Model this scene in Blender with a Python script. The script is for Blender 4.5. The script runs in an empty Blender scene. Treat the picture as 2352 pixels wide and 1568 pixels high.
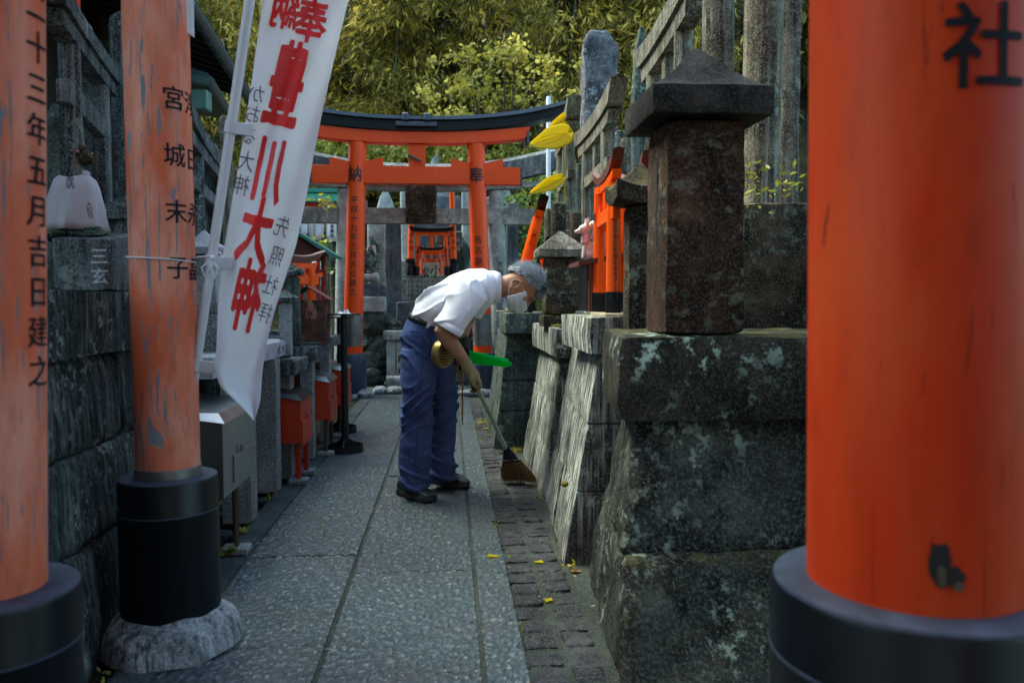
import bpy, bmesh, math, random
import numpy as np
from mathutils import Vector, Matrix, noise, Quaternion
R = math.radians
random.seed(7)
scene = bpy.context.scene
C = scene.collection
# ------------------------------------------------------------------ camera
CAM = Vector((0.0, 0.0, 1.05)); YAW = R(-4.6); PITCH = R(2.94); FPX = 1829.0
cd = bpy.data.cameras.new('camera'); cam = bpy.data.objects.new('camera', cd); C.objects.link(cam)
cam.location = CAM; cam.rotation_euler = (R(90) - PITCH, 0, YAW)
cd.sensor_width = 36; cd.lens = 28; cd.clip_start = 0.05; cd.clip_end = 400
cd.dof.use_dof = True; cd.dof.focus_distance = 4.4; cd.dof.aperture_fstop = 3.6
scene.camera = cam
# ------------------------------------------------------------------ light
SUN_EL, SUN_AZ = R(55), R(300)          # azimuth the light comes from, clockwise from +Y
w = bpy.data.worlds.new('World'); scene.world = w; w.use_nodes = True
wn = w.node_tree.nodes; bg = wn['Background']
sky = wn.new('ShaderNodeTexSky'); sky.sky_type = 'NISHITA'; sky.sun_disc = False
sky.sun_elevation = SUN_EL; sky.sun_rotation = SUN_AZ; sky.air_density = 1.0; sky.dust_density = 2.0; sky.ozone_density = 0.5
w.node_tree.links.new(sky.outputs[0], bg.inputs[0]); bg.inputs[1].default_value = 0.15
sd = bpy.data.lights.new('sun', 'SUN'); sd.energy = 1.5; sd.angle = R(40); sd.color = (1.0, 0.96, 0.90)
sun = bpy.data.objects.new('sun', sd); C.objects.link(sun); sun.location = (-3, -4, 12)
sdir = Vector((math.sin(SUN_AZ) * math.cos(SUN_EL), math.cos(SUN_AZ) * math.cos(SUN_EL), math.sin(SUN_EL)))
sun.rotation_euler = sdir.to_track_quat('Z', 'Y').to_euler()
vs = scene.view_settings; vs.view_transform = 'Standard'; vs.look = 'None'; vs.gamma = 1.0; vs.exposure = 2.0
vs.use_curve_mapping = False
vs.use_white_balance = True; vs.white_balance_temperature = 6500; vs.white_balance_tint = -13
scene.cycles.use_denoising = True; scene.cycles.max_bounces = 6; scene.cycles.transparent_max_bounces = 6
scene.cycles.sample_clamp_indirect = 6
# ------------------------------------------------------------------ measuring from the photograph (2352 x 1568 grid)
ROT = cam.rotation_euler.to_matrix()
def ray(x, y): return ROT @ Vector(((x - 1176) / FPX, -(y - 784) / FPX, -1))
def P(x, y, Y): d = ray(x, y); return CAM + d * (Y / d.y)
def G(x, y, z=0.0): d = ray(x, y); return CAM + d * ((z - CAM.z) / d.z)
def ppm(Y): return FPX / Y
# ------------------------------------------------------------------ mesh building
def lerp(a, b, t): return a + (b - a) * t
class MB:
    def __init__(s): s.v = []; s.f = []
    def add(s, vs, fs):
        o = len(s.v); s.v += [Vector(v) for v in vs]; s.f += [[i + o for i in f] for f in fs]; return s
    def hexa(s, c8):
        return s.add(c8, [(3, 2, 1, 0), (4, 5, 6, 7), (0, 1, 5, 4), (1, 2, 6, 5), (2, 3, 7, 6), (3, 0, 4, 7)])
    def box(s, c, size, b=0.004, rot=None):
        h = [max(x / 2, 1e-4) for x in size]; b = min(b, *[x * .45 for x in h]); vs = []; ix = {}
        for sx in (-1, 1):
            for sy in (-1, 1):
                for sz in (-1, 1):
                    for a in range(3):
                        q = [sx * (h[0] - b), sy * (h[1] - b), sz * (h[2] - b)]; q[a] = (sx, sy, sz)[a] * h[a]
                        ix[(sx, sy, sz, a)] = len(vs); vs.append(Vector(q))
        fs = []
        for a in range(3):
            o1, o2 = [k for k in range(3) if k != a]
            for sg in (-1, 1):
                f = []
                for s1, s2 in ((-1, -1), (1, -1), (1, 1), (-1, 1)):
                    k = [0, 0, 0]; k[a] = sg; k[o1] = s1; k[o2] = s2; f.append(ix[(*k, a)])
                fs.append(f)
        for a, bb in ((0, 1), (0, 2), (1, 2)):
            t = 3 - a - bb
            for sa in (-1, 1):
                for sb in (-1, 1):
                    k = [0, 0, 0]; k[a] = sa; k[bb] = sb; k2 = list(k); k[t] = -1; k2[t] = 1
                    fs.append([ix[(*k, a)], ix[(*k, bb)], ix[(*k2, bb)], ix[(*k2, a)]])
        for sx in (-1, 1):
            for sy in (-1, 1):
                for sz in (-1, 1): fs.append([ix[(sx, sy, sz, a)] for a in range(3)])
        c = Vector(c)
        if rot is not None: vs = [rot @ v for v in vs]
        return s.add([v + c for v in vs], fs)
    def span(s, lo, hi, b=0.004):
        lo = Vector(lo); hi = Vector(hi); return s.box((lo + hi) / 2, hi - lo, b)
    def stone(s, c8, n=8, amp=0.006, freq=9, seed=0, round_=0.008):
        """a worn block: a hexahedron with gridded, pitted faces and rounded edges"""
        c8 = [Vector(c) for c in c8]
        L = [max((c8[1] - c8[0]).length, 1e-3), max((c8[3] - c8[0]).length, 1e-3), max((c8[4] - c8[0]).length, 1e-3)]
        m = max(L); N = [max(2, min(n, int(n * l / m + .5))) for l in L]; cen = sum(c8, Vector()) / 8
        ids = {}; vs = []; fs = []; off = Vector((seed * 3.7, seed * 1.9, seed * 5.3))
        def vid(i, j, k):
            key = (i, j, k)
            if key in ids: return ids[key]
            u, v, w_ = i / N[0], j / N[1], k / N[2]
            p = lerp(lerp(lerp(c8[0], c8[1], u), lerp(c8[3], c8[2], u), v), lerp(lerp(c8[4], c8[5], u), lerp(c8[7], c8[6], u), v), w_)
            ne = (i in (0, N[0])) + (j in (0, N[1])) + (k in (0, N[2]))
            if ne >= 2: p = p + (cen - p).normalized() * round_ * (ne - 1) * (1 + .8 * noise.noise(p * 14 + off))
            q = p * freq + off
            p = p + noise.noise_vector(q) * amp + noise.noise_vector(q * 2.7) * amp * .5
            ids[key] = len(vs); vs.append(p); return ids[key]
        for a in range(3):
            o1, o2 = [k for k in range(3) if k != a]
            for e in (0, N[a]):
                for i in range(N[o1]):
                    for j in range(N[o2]):
                        f = []
                        for di, dj in ((0, 0), (1, 0), (1, 1), (0, 1)):
                            k = [0, 0, 0]; k[a] = e; k[o1] = i + di; k[o2] = j + dj; f.append(vid(*k))
                        fs.append(f)
        return s.add(vs, fs)
    def rings(s, rings, caps=True, closed=True):
        n = len(rings[0]); vs = [p for r in rings for p in r]; fs = []
        for k in range(len(rings) - 1):
            for i in range(n if closed else n - 1):
                j = (i + 1) % n; fs.append((k * n + i, k * n + j, (k + 1) * n + j, (k + 1) * n + i))
        if caps and closed:
            fs.append(list(range(n))[::-1]); fs.append([(len(rings) - 1) * n + i for i in range(n)])
        return s.add(vs, fs)
    def lathe(s, prof, n=24, c=(0, 0, 0), sx=1, sy=1):
        c = Vector(c)
        return s.rings([[c + Vector((r * sx * math.cos(2 * math.pi * i / n), r * sy * math.sin(2 * math.pi * i / n), z)) for i in range(n)] for r, z in prof])
    def tube(s, pts, rads, n=10, caps=True):
        pts = [Vector(p) for p in pts]
        if not hasattr(rads, '__len__'): rads = [rads] * len(pts)
        t0 = (pts[1] - pts[0]).normalized(); up = Vector((0, 0, 1)) if abs(t0.z) < .9 else Vector((1, 0, 0))
        nrm = t0.cross(up).normalized(); rings = []
        for k, p in enumerate(pts):
            t = ((pts[min(k + 1, len(pts) - 1)] - pts[max(k - 1, 0)])).normalized()
            nrm = (nrm - t * nrm.dot(t)).normalized(); bn = t.cross(nrm); r = rads[k]
            ra, rb = r if hasattr(r, '__len__') else (r, r)
            rings.append([p + nrm * ra * math.cos(2 * math.pi * i / n) + bn * rb * math.sin(2 * math.pi * i / n) for i in range(n)])
        return s.rings(rings, caps)
    def flat_tube(s, pts, wd, n=20, side=Vector((0, 1, 0))):
        """a limb whose cross-sections have a half width in the plane square to SIDE and a half depth along SIDE"""
        pts = [Vector(p) for p in pts]; rings = []
        for k, p in enumerate(pts):
            t = (pts[min(k + 1, len(pts) - 1)] - pts[max(k - 1, 0)]).normalized(); nn = t.cross(side).normalized(); a, b = wd[k]
            rings.append([p + nn * a * math.cos(2 * math.pi * i / n) + side * b * math.sin(2 * math.pi * i / n) for i in range(n)])
        return s.rings(rings)
    def ball(s, c, r, n=14, m=9, rot=None):
        c = Vector(c); r = r if hasattr(r, '__len__') else (r, r, r); rings = []
        for k in range(m + 1):
            a = math.pi * (k / m) ; a = min(max(a, .03), math.pi - .03)
            rr = [Vector((r[0] * math.sin(a) * math.cos(2 * math.pi * i / n), r[1] * math.sin(a) * math.sin(2 * math.pi * i / n), -r[2] * math.cos(a))) for i in range(n)]
            rings.append([c + (rot @ q if rot is not None else q) for q in rr])
        return s.rings(rings)
    def rock(s, c, r, seed=0, sub=3, amp=.25, freq=1.6):
        bm = bmesh.new(); bmesh.ops.create_icosphere(bm, subdivisions=sub, radius=1); c = Vector(c); off = Vector((seed * 2.3, seed * 4.1, seed))
        r = Vector(r if hasattr(r, '__len__') else (r, r, r)); vs = []
        for v in bm.verts:
            q = v.co.copy(); d = 1 + amp * (noise.noise(q * freq + off) + .5 * noise.noise(q * freq * 2.3 + off) + .25 * noise.noise(q * freq * 6 + off)); q = q * d
            vs.append(Vector((q.x * r.x, q.y * r.y, q.z * r.z)) + c)
        fs = [[v.index for v in f.verts] for f in bm.faces]; bm.free(); return s.add(vs, fs)
    def prism(s, poly, a, b):
        """polygon of (u,v) pairs placed by function a(u,v) and b(u,v)"""
        n = len(poly); return s.add([a(*p) for p in poly] + [b(*p) for p in poly], [list(range(n))[::-1], list(range(n, 2 * n))] + [(i, (i + 1) % n, (i + 1) % n + n, i + n) for i in range(n)])
    def move(s, m): s.v = [m @ v for v in s.v]; return s
    def build(s, name, mat, parent=None, world=True, ang=35, fix=True, label=None, kind=None):
        vs = s.v
        if parent is not None and world:
            inv = MW[parent.name].inverted(); vs = [inv @ v for v in vs]
        me = bpy.data.meshes.new(name); me.from_pydata([tuple(v) for v in vs], [], s.f)
        if fix:
            bm = bmesh.new(); bm.from_mesh(me); bmesh.ops.recalc_face_normals(bm, faces=bm.faces); bm.to_mesh(me); bm.free()
        if ang: me.shade_smooth(); me.set_sharp_from_angle(angle=R(ang))
        me.materials.append(mat); return link(name, me, parent, label, kind)
MW = {}
def link(name, me, parent=None, label=None, kind=None, loc=None):
    o = bpy.data.objects.new(name, me); C.objects.link(o); m = Matrix()
    if loc is not None: o.location = loc; m = Matrix.Translation(Vector(loc))
    if parent is not None: o.parent = parent; m = MW[parent.name] @ m
    MW[o.name] = m
    if label: o['label'] = label
    if kind: o['kind'] = kind
    return o
def thing(name, label, cat, loc=(0, 0, 0), quat=None, group=None):
    o = bpy.data.objects.new(name, None); C.objects.link(o); o.location = loc; o.empty_display_size = .05
    if quat is not None: o.rotation_mode = 'QUATERNION'; o.rotation_quaternion = quat
    MW[o.name] = Matrix.Translation(Vector(loc)) @ (quat.to_matrix().to_4x4() if quat is not None else Matrix())
    tag(o, label, cat, group); return o
def tag(o, label, cat, group=None):
    o['label'] = label; o['category'] = cat
    if group: o['group'] = group
    return o
def rzq(deg): return Quaternion((0, 0, 1), R(deg))
def remesh(mb, voxel, smooth=6, fac=.5):
    me = bpy.data.meshes.new('tmp'); me.from_pydata([tuple(v) for v in mb.v], [], mb.f)
    bm = bmesh.new(); bm.from_mesh(me); bmesh.ops.recalc_face_normals(bm, faces=bm.faces); bm.to_mesh(me); bm.free()
    o = bpy.data.objects.new('tmp', me); C.objects.link(o)
    m = o.modifiers.new('r', 'REMESH'); m.mode = 'VOXEL'; m.voxel_size = voxel; m.adaptivity = 0
    if smooth: k = o.modifiers.new('s', 'SMOOTH'); k.iterations = smooth; k.factor = fac
    ev = o.evaluated_get(bpy.context.evaluated_depsgraph_get()); em = ev.to_mesh(); out = MB()
    out.v = [v.co.copy() for v in em.vertices]; out.f = [list(p.vertices) for p in em.polygons]
    out.n = [v.normal.copy() for v in em.vertices]
    ev.to_mesh_clear(); bpy.data.objects.remove(o); bpy.data.meshes.remove(me); return out
# ------------------------------------------------------------------ writing
_gl = {}
def load_glyphs(chars, off):
    """glyph faces in em units; OFF > 0 thickens the strokes like a loaded brush (distance field, marching squares)"""
    obs = []
    for ch in sorted(set(chars)):
        if (ch, off) in _gl or ch == ' ': continue
        c = bpy.data.curves.new('g', 'FONT'); c.body = ch; c.size = 1; c.resolution_u = 2
        o = bpy.data.objects.new('g', c); C.objects.link(o); obs.append((ch, o, c))
    dg = bpy.context.evaluated_depsgraph_get()
    for ch, o, c in obs:
        ev = o.evaluated_get(dg); me = ev.to_mesh(); bm = bmesh.new(); bm.from_mesh(me); ev.to_mesh_clear()
        bmesh.ops.remove_doubles(bm, verts=bm.verts, dist=1e-5)
        E_ = np.array([[*e.verts[0].co.xy, *e.verts[1].co.xy] for e in bm.edges if len(e.link_faces) == 1]); bm.free()
        bpy.data.objects.remove(o); bpy.data.curves.remove(c)
        n = 72 if off >= .025 else 44; g = np.linspace(-.1, 1.1, n + 1); X, Y = np.meshgrid(g, g - .12, indexing='ij'); p = np.stack([X.ravel(), Y.ravel()], 1)
        a, b_ = E_[:, :2], E_[:, 2:]; d = b_ - a; dd = (d * d).sum(1) + 1e-12; best = np.full(len(p), 9.0); cross = np.zeros(len(p), int)
        for k in range(len(a)):
            t = np.clip(((p - a[k]) @ d[k]) / dd[k], 0, 1); best = np.minimum(best, np.hypot(*(p - a[k] - t[:, None] * d[k]).T))
            y0, y1 = a[k, 1], b_[k, 1]
            if y0 != y1:
                m = ((y0 > p[:, 1]) != (y1 > p[:, 1])); cross += m & (p[:, 0] < a[k, 0] + (p[:, 1] - y0) * d[k, 0] / (y1 - y0))
        sd_ = np.where(cross % 2 == 1, -best, best) - off
        if off >= .025: sd_ += np.array([.016 * noise.noise(Vector((x * 5, y * 5, ord(ch) % 97))) + .006 * noise.noise(Vector((x * 16, y * 16, 3))) for x, y in p])
        sd_ = sd_.reshape(n + 1, n + 1); vs = []; fs = []; ids = {}
        def vert(key, q):
            if key not in ids: ids[key] = len(vs); vs.append((q[0] - .5, q[1] - .38))
            return ids[key]
        for i in range(n):
            for j in range(n):
                cs = [(i, j), (i + 1, j), (i + 1, j + 1), (i, j + 1)]; v = [sd_[c_] for c_ in cs]
                if min(v) >= 0: continue
                poly = []
                for k in range(4):
                    c0, c1 = cs[k], cs[(k + 1) % 4]; v0, v1 = v[k], v[(k + 1) % 4]
                    if v0 < 0: poly.append(vert(c0, (X[c0], Y[c0])))
                    if (v0 < 0) != (v1 < 0):
                        t = v0 / (v0 - v1); poly.append(vert((c0, c1) if c0 < c1 else (c1, c0), (X[c0] + (X[c1] - X[c0]) * t, Y[c0] + (Y[c1] - Y[c0]) * t)))
                if len(poly) >= 3: fs.append(poly)
        _gl[(ch, off)] = (vs, fs)
def write(mb, ch, fn, off=0.0):
    if ch == ' ': return
    if (ch, off) not in _gl: load_glyphs(ch, off)
    vs, fs = _gl[(ch, off)]; mb.add([fn(x, y) for x, y in vs], fs)
def write_column(mb, text, size, pitch, start, down, across, out, curve=None, off=0.0):
    """a column of characters on a flat face: start = centre of the first one"""
    for i, ch in enumerate(text):
        c = Vector(start) + Vector(down) * pitch * i
        write(mb, ch, lambda x, y: c + Vector(across) * x * size - Vector(down) * y * size + Vector(out), off)
def write_on_post(mb, text, size, pitch, z0, rad, ang, off=0.0, eps=.0012, wide=1.0):
    """a column down a round post standing on local z; ANG is the direction the writing faces, rad(z) the radius"""
    for i, ch in enumerate(text):
        zc = z0 - pitch * i
        def fn(x, y):
            z = zc + y * size; r = rad(z) + eps; a = ang + x * size * wide / r
            return Vector((r * math.cos(a), r * math.sin(a), z))
        write(mb, ch, fn, off)
# ------------------------------------------------------------------ materials
def new_mat(name):
    m = bpy.data.materials.new(name); m.use_nodes = True; nt = m.node_tree; return m, nt, nt.nodes['Principled BSDF']
class N:
    """small node-writing helper"""
    def __init__(s, nt): s.nt = nt
    def node(s, t, **kw):
        n = s.nt.nodes.new(t)
        for k, v in kw.items(): setattr(n, k, v)
        return n
    def lk(s, a, b): s.nt.links.new(a, b)
    def pos(s, scale=(1, 1, 1), obj=False):
        if obj: g = s.node('ShaderNodeTexCoord').outputs['Object']
        else: g = s.node('ShaderNodeNewGeometry').outputs['Position']
        m = s.node('ShaderNodeMapping'); m.inputs['Scale'].default_value = scale; s.lk(g, m.inputs[0]); return m.outputs[0]
    def noise(s, vec, scale, detail=4, rough=.6, dist=0):
        n = s.node('ShaderNodeTexNoise'); n.inputs['Scale'].default_value = scale; n.inputs['Detail'].default_value = detail
        n.inputs['Roughness'].default_value = rough; n.inputs['Distortion'].default_value = dist; s.lk(vec, n.inputs['Vector']); return n.outputs['Fac']
    def vor(s, vec, scale, feature='F1'):
        n = s.node('ShaderNodeTexVoronoi'); n.feature = feature; n.inputs['Scale'].default_value = scale; s.lk(vec, n.inputs['Vector']); return n.outputs['Distance']
    def ramp(s, fac, lo, hi, a=0.0, b=1.0):
        n = s.node('ShaderNodeMapRange'); n.inputs[1].default_value = lo; n.inputs[2].default_value = hi; n.inputs[3].default_value = a; n.inputs[4].default_value = b
        s.lk(fac, n.inputs[0]); return n.outputs[0]
    def math(s, op, a, b):
        n = s.node('ShaderNodeMath', operation=op)
        for i, q in enumerate((a, b)):
            if hasattr(q, 'is_output'): s.lk(q, n.inputs[i])
            else: n.inputs[i].default_value = q
        return n.outputs[0]
    def mix(s, fac, a, b, mode='MIX'):
        n = s.node('ShaderNodeMix', data_type='RGBA', blend_type=mode)
        if hasattr(fac, 'is_output'): s.lk(fac, n.inputs[0])
        else: n.inputs[0].default_value = fac
        for i, q in ((6, a), (7, b)):
            if hasattr(q, 'is_output'): s.lk(q, n.inputs[i])
            else: n.inputs[i].default_value = (*q, 1)
        return n.outputs[2]
    def bump(s, h, bsdf, strength=.5, dist=.01):
        n = s.node('ShaderNodeBump'); n.inputs['Strength'].default_value = strength; n.inputs['Distance'].default_value = dist
        s.lk(h, n.inputs['Height']); s.lk(n.outputs[0], bsdf.inputs['Normal'])
    def up(s):
        g = s.node('ShaderNodeNewGeometry'); x = s.node('ShaderNodeSeparateXYZ'); s.lk(g.outputs['Normal'], x.inputs[0]); return x.outputs[2]
def stone_mat(name, dark, light, lichen=(.42, .50, .42), lich=.25, streak=0.0, streak_col=(.55, .54, .5), speck=.5, moss=0.0, grain=130, rough=.85, bump=.5, scale=1.0):
    m, nt, b = new_mat(name); n = N(nt); p = n.pos()
    col = n.mix(n.ramp(n.noise(p, 6 * scale, 7, .7), .40, .62), dark, light)
    col = n.mix(n.ramp(n.noise(p, 2.1 * scale, 4), .40, .60, 0, .7), col, tuple(c * .45 for c in dark))
    sp = n.noise(p, grain, 2, .8)
    col = n.mix(n.ramp(sp, .5, .68, 0, speck), col, tuple(min(1, c * 2.4 + .012) for c in light))
    col = n.mix(n.ramp(sp, .30, .46, speck, 0), col, tuple(c * .25 for c in dark))
    if streak:
        ps = n.pos((26, 26, 1.1)); k = n.math('MULTIPLY', n.ramp(n.noise(ps, 1.6, 5, .7), .46, .62), n.ramp(n.noise(p, 3.2, 3), .32, .56))
        col = n.mix(n.math('MULTIPLY', k, streak), col, streak_col)
        kd = n.ramp(n.noise(n.pos((19, 19, .8)), 1.3, 4, .7), .56, .70, 0, .8 * min(1, streak)); col = n.mix(kd, col, tuple(c * .2 for c in dark))
    if lich:
        k = n.math('MULTIPLY', n.ramp(n.noise(p, 22 * scale, 5, .75), .54, .60), n.ramp(n.noise(p, 3.4 * scale, 3), .44, .60))
        col = n.mix(n.math('MULTIPLY', k, min(1, lich * 2)), col, lichen)
    if moss:
        k = n.math('MULTIPLY', n.ramp(n.up(), .3, .8), n.ramp(n.noise(p, 9, 4, .7), .46, .58))
        col = n.mix(n.math('MULTIPLY', k, moss), col, (.12, .10, .02))
    n.lk(col, b.inputs['Base Color']); b.inputs['Roughness'].default_value = rough; b.inputs['Specular IOR Level'].default_value = .15
    h = n.math('ADD', n.math('MULTIPLY', n.noise(p, 38, 5, .7), 1.0), n.math('MULTIPLY', sp, .45)); n.bump(h, b, bump, .012); return m
def plain(name, col, rough=.6, metal=0.0, var=.25, scale=12, bump=0.0, stretch=(1, 1, 1), spec=None):
    m, nt, b = new_mat(name); n = N(nt); p = n.pos(stretch)
    f = n.noise(p, scale, 5, .65); c2 = tuple(c * (1 - var) for c in col)
    n.lk(n.mix(n.ramp(f, .3, .7), c2, col), b.inputs['Base Color']); b.inputs['Roughness'].default_value = rough; b.inputs['Metallic'].default_value = metal
    n.lk(n.ramp(f, .3, .7, rough * .85, min(1, rough * 1.15)), b.inputs['Roughness'])
    if spec is not None: b.inputs['Specular IOR Level'].default_value = spec
    if bump: n.bump(n.noise(p, scale * 4, 4, .7), b, bump, .005)
    return m
def paint_mat(name, col, faded, worn, wear=.0, fade=.3, rough=.38, crack=(.16, .19, .22), spec=.3):
    """vermilion lacquer over timber: fading in patches, grain-wise cracks and flakes down to grey wood"""
    m, nt, b = new_mat(name); n = N(nt); p = n.pos()
    f = n.noise(n.pos((3, 3, 1.2)), 2.2, 4, .6); col_ = n.mix(n.ramp(f, .42, .66, 0, fade), col, faded)
    f2 = n.noise(n.pos((9, 9, 2.0)), 3, 5, .65); col_ = n.mix(n.ramp(f2, .5, .72, 0, .5 * fade + .12), col_, tuple(c * .62 for c in col))
    g = n.noise(n.pos((46, 46, 2.6), True), 1.5, 6, .66, .8)
    if wear:
        k = n.ramp(g, .665 - .1 * wear, .685 - .1 * wear); col_ = n.mix(k, col_, crack)
        k2 = n.ramp(n.noise(n.pos((7, 7, 1.5), True), 1.7, 5, .6, 1.2), .69 - .06 * wear, .715 - .06 * wear); col_ = n.mix(k2, col_, worn)
        n.lk(n.ramp(n.math('MAXIMUM', k, k2), 0, 1, rough, .85), b.inputs['Roughness'])
        n.bump(n.math('SUBTRACT', n.math('MULTIPLY', f2, .3), n.math('MAXIMUM', k, k2)), b, .35, .004)
    else:
        n.lk(n.ramp(f2, .3, .7, rough * .8, rough * 1.3), b.inputs['Roughness']); n.bump(n.noise(n.pos((20, 20, 3)), 4, 4), b, .12, .004)
    b.inputs['Specular IOR Level'].default_value = spec
    n.lk(col_, b.inputs['Base Color']); return m
def leaf_mat(name, a, b_, trans=.35):
    m, nt, b = new_mat(name); n = N(nt); x = n.node('ShaderNodeNewGeometry')
    f = n.math('POWER', x.outputs['Random Per Island'], 1.5); g = n.noise(n.pos(), .9, 3); c = n.mix(n.math('MULTIPLY', f, n.ramp(g, .34, .62, .25, 1.15)), a, b_); n.lk(c, b.inputs['Base Color']); b.inputs['Roughness'].default_value = .5  # most leaves dark, few bright: foliage highlights and gaps put into the colour
    t = n.node('ShaderNodeBsdfTranslucent'); n.lk(c, t.inputs[0]); mx = n.node('ShaderNodeMixShader'); mx.inputs[0].default_value = trans
    n.lk(b.outputs[0], mx.inputs[1]); n.lk(t.outputs[0], mx.inputs[2]); n.lk(mx.outputs[0], nt.nodes['Material Output'].inputs[0]); return m
M = {}
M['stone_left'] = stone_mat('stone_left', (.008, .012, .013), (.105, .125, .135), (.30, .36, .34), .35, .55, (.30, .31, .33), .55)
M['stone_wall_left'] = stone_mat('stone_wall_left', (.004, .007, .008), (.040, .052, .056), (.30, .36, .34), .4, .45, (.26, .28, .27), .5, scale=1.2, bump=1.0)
M['stone_brown'] = stone_mat('stone_brown', (.008, .0065, .0045), (.085, .062, .042), (.30, .36, .30), .22, .0, speck=.5, moss=.9, bump=.7)
M['stone_shaft'] = stone_mat('stone_shaft', (.022, .019, .015), (.20, .17, .13), (.36, .42, .36), .25, .55, (.48, .45, .38), .5)
M['stone_streak'] = stone_mat('stone_streak', (.022, .021, .019), (.16, .15, .135), (.52, .58, .50), .35, 1.0, (.70, .70, .63), .6, moss=.5)
M['stone_green'] = stone_mat('stone_green', (.022, .030, .027), (.11, .135, .12), (.32, .40, .34), .3, .25, (.30, .32, .28), .45, moss=.5, bump=.7)
M['stone_back'] = stone_mat('stone_back', (.15, .175, .16), (.38, .42, .39), (.52, .58, .52), .35, .6, (.10, .09, .07), .4, bump=.4)
M['stone_pale'] = stone_mat('stone_pale', (.22, .25, .25), (.48, .53, .52), (.58, .62, .50), .3, .35, (.20, .19, .15), .3, bump=.35)
M['stone_beam'] = stone_mat('stone_beam', (.05, .055, .06), (.26, .28, .30), (.45, .5, .5), .25, .75, (.05, .05, .05), .4)
M['granite'] = stone_mat('granite', (.13, .145, .15), (.30, .32, .325), (.2, .26, .18), .22, .25, (.08, .10, .07), .85, grain=210, bump=.25)
M['granite_light'] = stone_mat('granite_light', (.30, .31, .36), (.50, .51, .57), (.5, .5, .5), .05, .2, (.22, .22, .24), .5, grain=210, bump=.2)
M['rock_lichen'] = stone_mat('rock_lichen', (.006, .007, .0065), (.082, .080, .068), (.36, .42, .34), .35, .0, speck=.45, moss=.3, bump=1.0, grain=95, scale=1.0)
M['cap_lichen'] = stone_mat('cap_lichen', (.007, .007, .0055), (.06, .052, .04), (.46, .56, .48), 1.0, .0, speck=.5, moss=.7, scale=.6)
M['tall_rock'] = stone_mat('tall_rock', (.03, .03, .036), (.20, .19, .215), (.42, .48, .49), .3, .0, speck=.3, bump=1.0)
M['slate'] = stone_mat('slate', (.045, .05, .062), (.12, .13, .155), (.3, .33, .33), .12, .35, (.2, .21, .23), .2)
M['moss_rock'] = stone_mat('moss_rock', (.012, .022, .018), (.10, .14, .125), (.40, .48, .44), .5, .0, moss=.6, bump=.9)
M['mortar'] = stone_mat('mortar', (.20, .22, .24), (.55, .56, .62), (.03, .045, .035), .7, .9, (.03, .045, .035), .3, bump=.7)
M['joint'] = stone_mat('joint', (.030, .036, .032), (.078, .086, .076), (.12, .14, .1), .2, 0, speck=.6, grain=260, bump=.6)
M['cobble'] = stone_mat('cobble', (.026, .025, .029), (.082, .076, .086), (.3, .3, .3), .12, 0, speck=.55, grain=170, bump=.6)
M['kerb'] = stone_mat('kerb', (.028, .036, .040), (.075, .09, .095), (.2, .22, .2), .15, 0, speck=.45, grain=180, bump=.35)
VERM, VFADE, VWORN = (.72, .062, .008), (.66, .20, .11), (.17, .21, .25)
M['vermilion'] = paint_mat('vermilion', (.80, .060, .004), (.82, .11, .02), VWORN, 0, .25)
M['vermilion_new'] = paint_mat('vermilion_new', (.86, .085, .003), (.9, .14, .008), VWORN, 0, .2, .3)
M['vermilion_old'] = paint_mat('vermilion_old', (.60, .125, .055), (.68, .30, .22), (.19, .23, .27), .8, 1.0, .5)
M['vermilion_deep'] = paint_mat('vermilion_deep', (.47, .033, .006), (.47, .065, .016), (.16, .016, .008), .12, .7, .5, crack=(.24, .014, .006), spec=.18)
M['red_box'] = paint_mat('red_box', (.42, .032, .014), (.36, .08, .03), (.10, .09, .08), .08, .3, .45)
M['red_post'] = paint_mat('red_post', (.38, .022, .012), (.35, .05, .03), VWORN, 0, .3, .5)
M['maroon'] = plain('maroon', (.115, .025, .02), .55)
M['black_paint'] = plain('black_paint', (.006, .007, .011), .42, var=.5, scale=9, spec=.22)
M['sleeve_dark'] = plain('sleeve_dark', (.003, .006, .011), .4, var=.6, scale=6, stretch=(2, 2, .5), spec=.3)
M['navy_paint'] = plain('navy_paint', (.035, .045, .085), .5, var=.5, scale=7, stretch=(3, 3, .6), bump=.1)
M['base_top'] = plain('base_top', (.060, .075, .12), .55, var=.5, scale=25, spec=.25)
M['black_top'] = plain('black_top', (.055, .065, .10), .5, var=.35, scale=10)
M['ink'] = plain('ink', (.008, .009, .014), .55, var=.2)
M['ink_soft'] = plain('ink_soft', (.012, .014, .022), .7, var=.2, spec=.15)
M['red_ink'] = plain('red_ink', (.70, .003, .008), .6, var=.25, scale=8)
M['grey_ink'] = plain('grey_ink', (.13, .14, .21), .8, var=.3)
M['steel'] = plain('steel', (.55, .57, .60), .32, 1.0, .35, 5, stretch=(1, 1, .4))
M['steel_dull'] = plain('steel_dull', (.30, .30, .30), .42, .9, .4, 8)
M['iron'] = plain('iron', (.011, .013, .015), .45, .3, .5, 40, bump=.2)
M['white_plastic'] = plain('white_plastic', (.56, .57, .64), .35, var=.1)
M['white_rope'] = plain('white_rope', (.62, .62, .68), .8, var=.15)
M['wax'] = plain('wax', (.75, .74, .70), .5, var=.1)
M['wood_pale'] = plain('wood_pale', (.50, .40, .27), .6, var=.3, scale=20)
M['wood_grey'] = plain('wood_grey', (.10, .12, .09), .8, var=.5, scale=6, stretch=(6, 6, .5))
M['copper_green'] = plain('copper_green', (.045, .20, .155), .5, var=.3)
M['copper_pale'] = plain('copper_pale', (.10, .42, .30), .5, var=.25)
M['hall_dark'] = plain('hall_dark', (.012, .012, .014), .8, var=.4)
M['hall_rafter'] = plain('hall_rafter', (.045, .040, .036), .8, var=.4)
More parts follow.
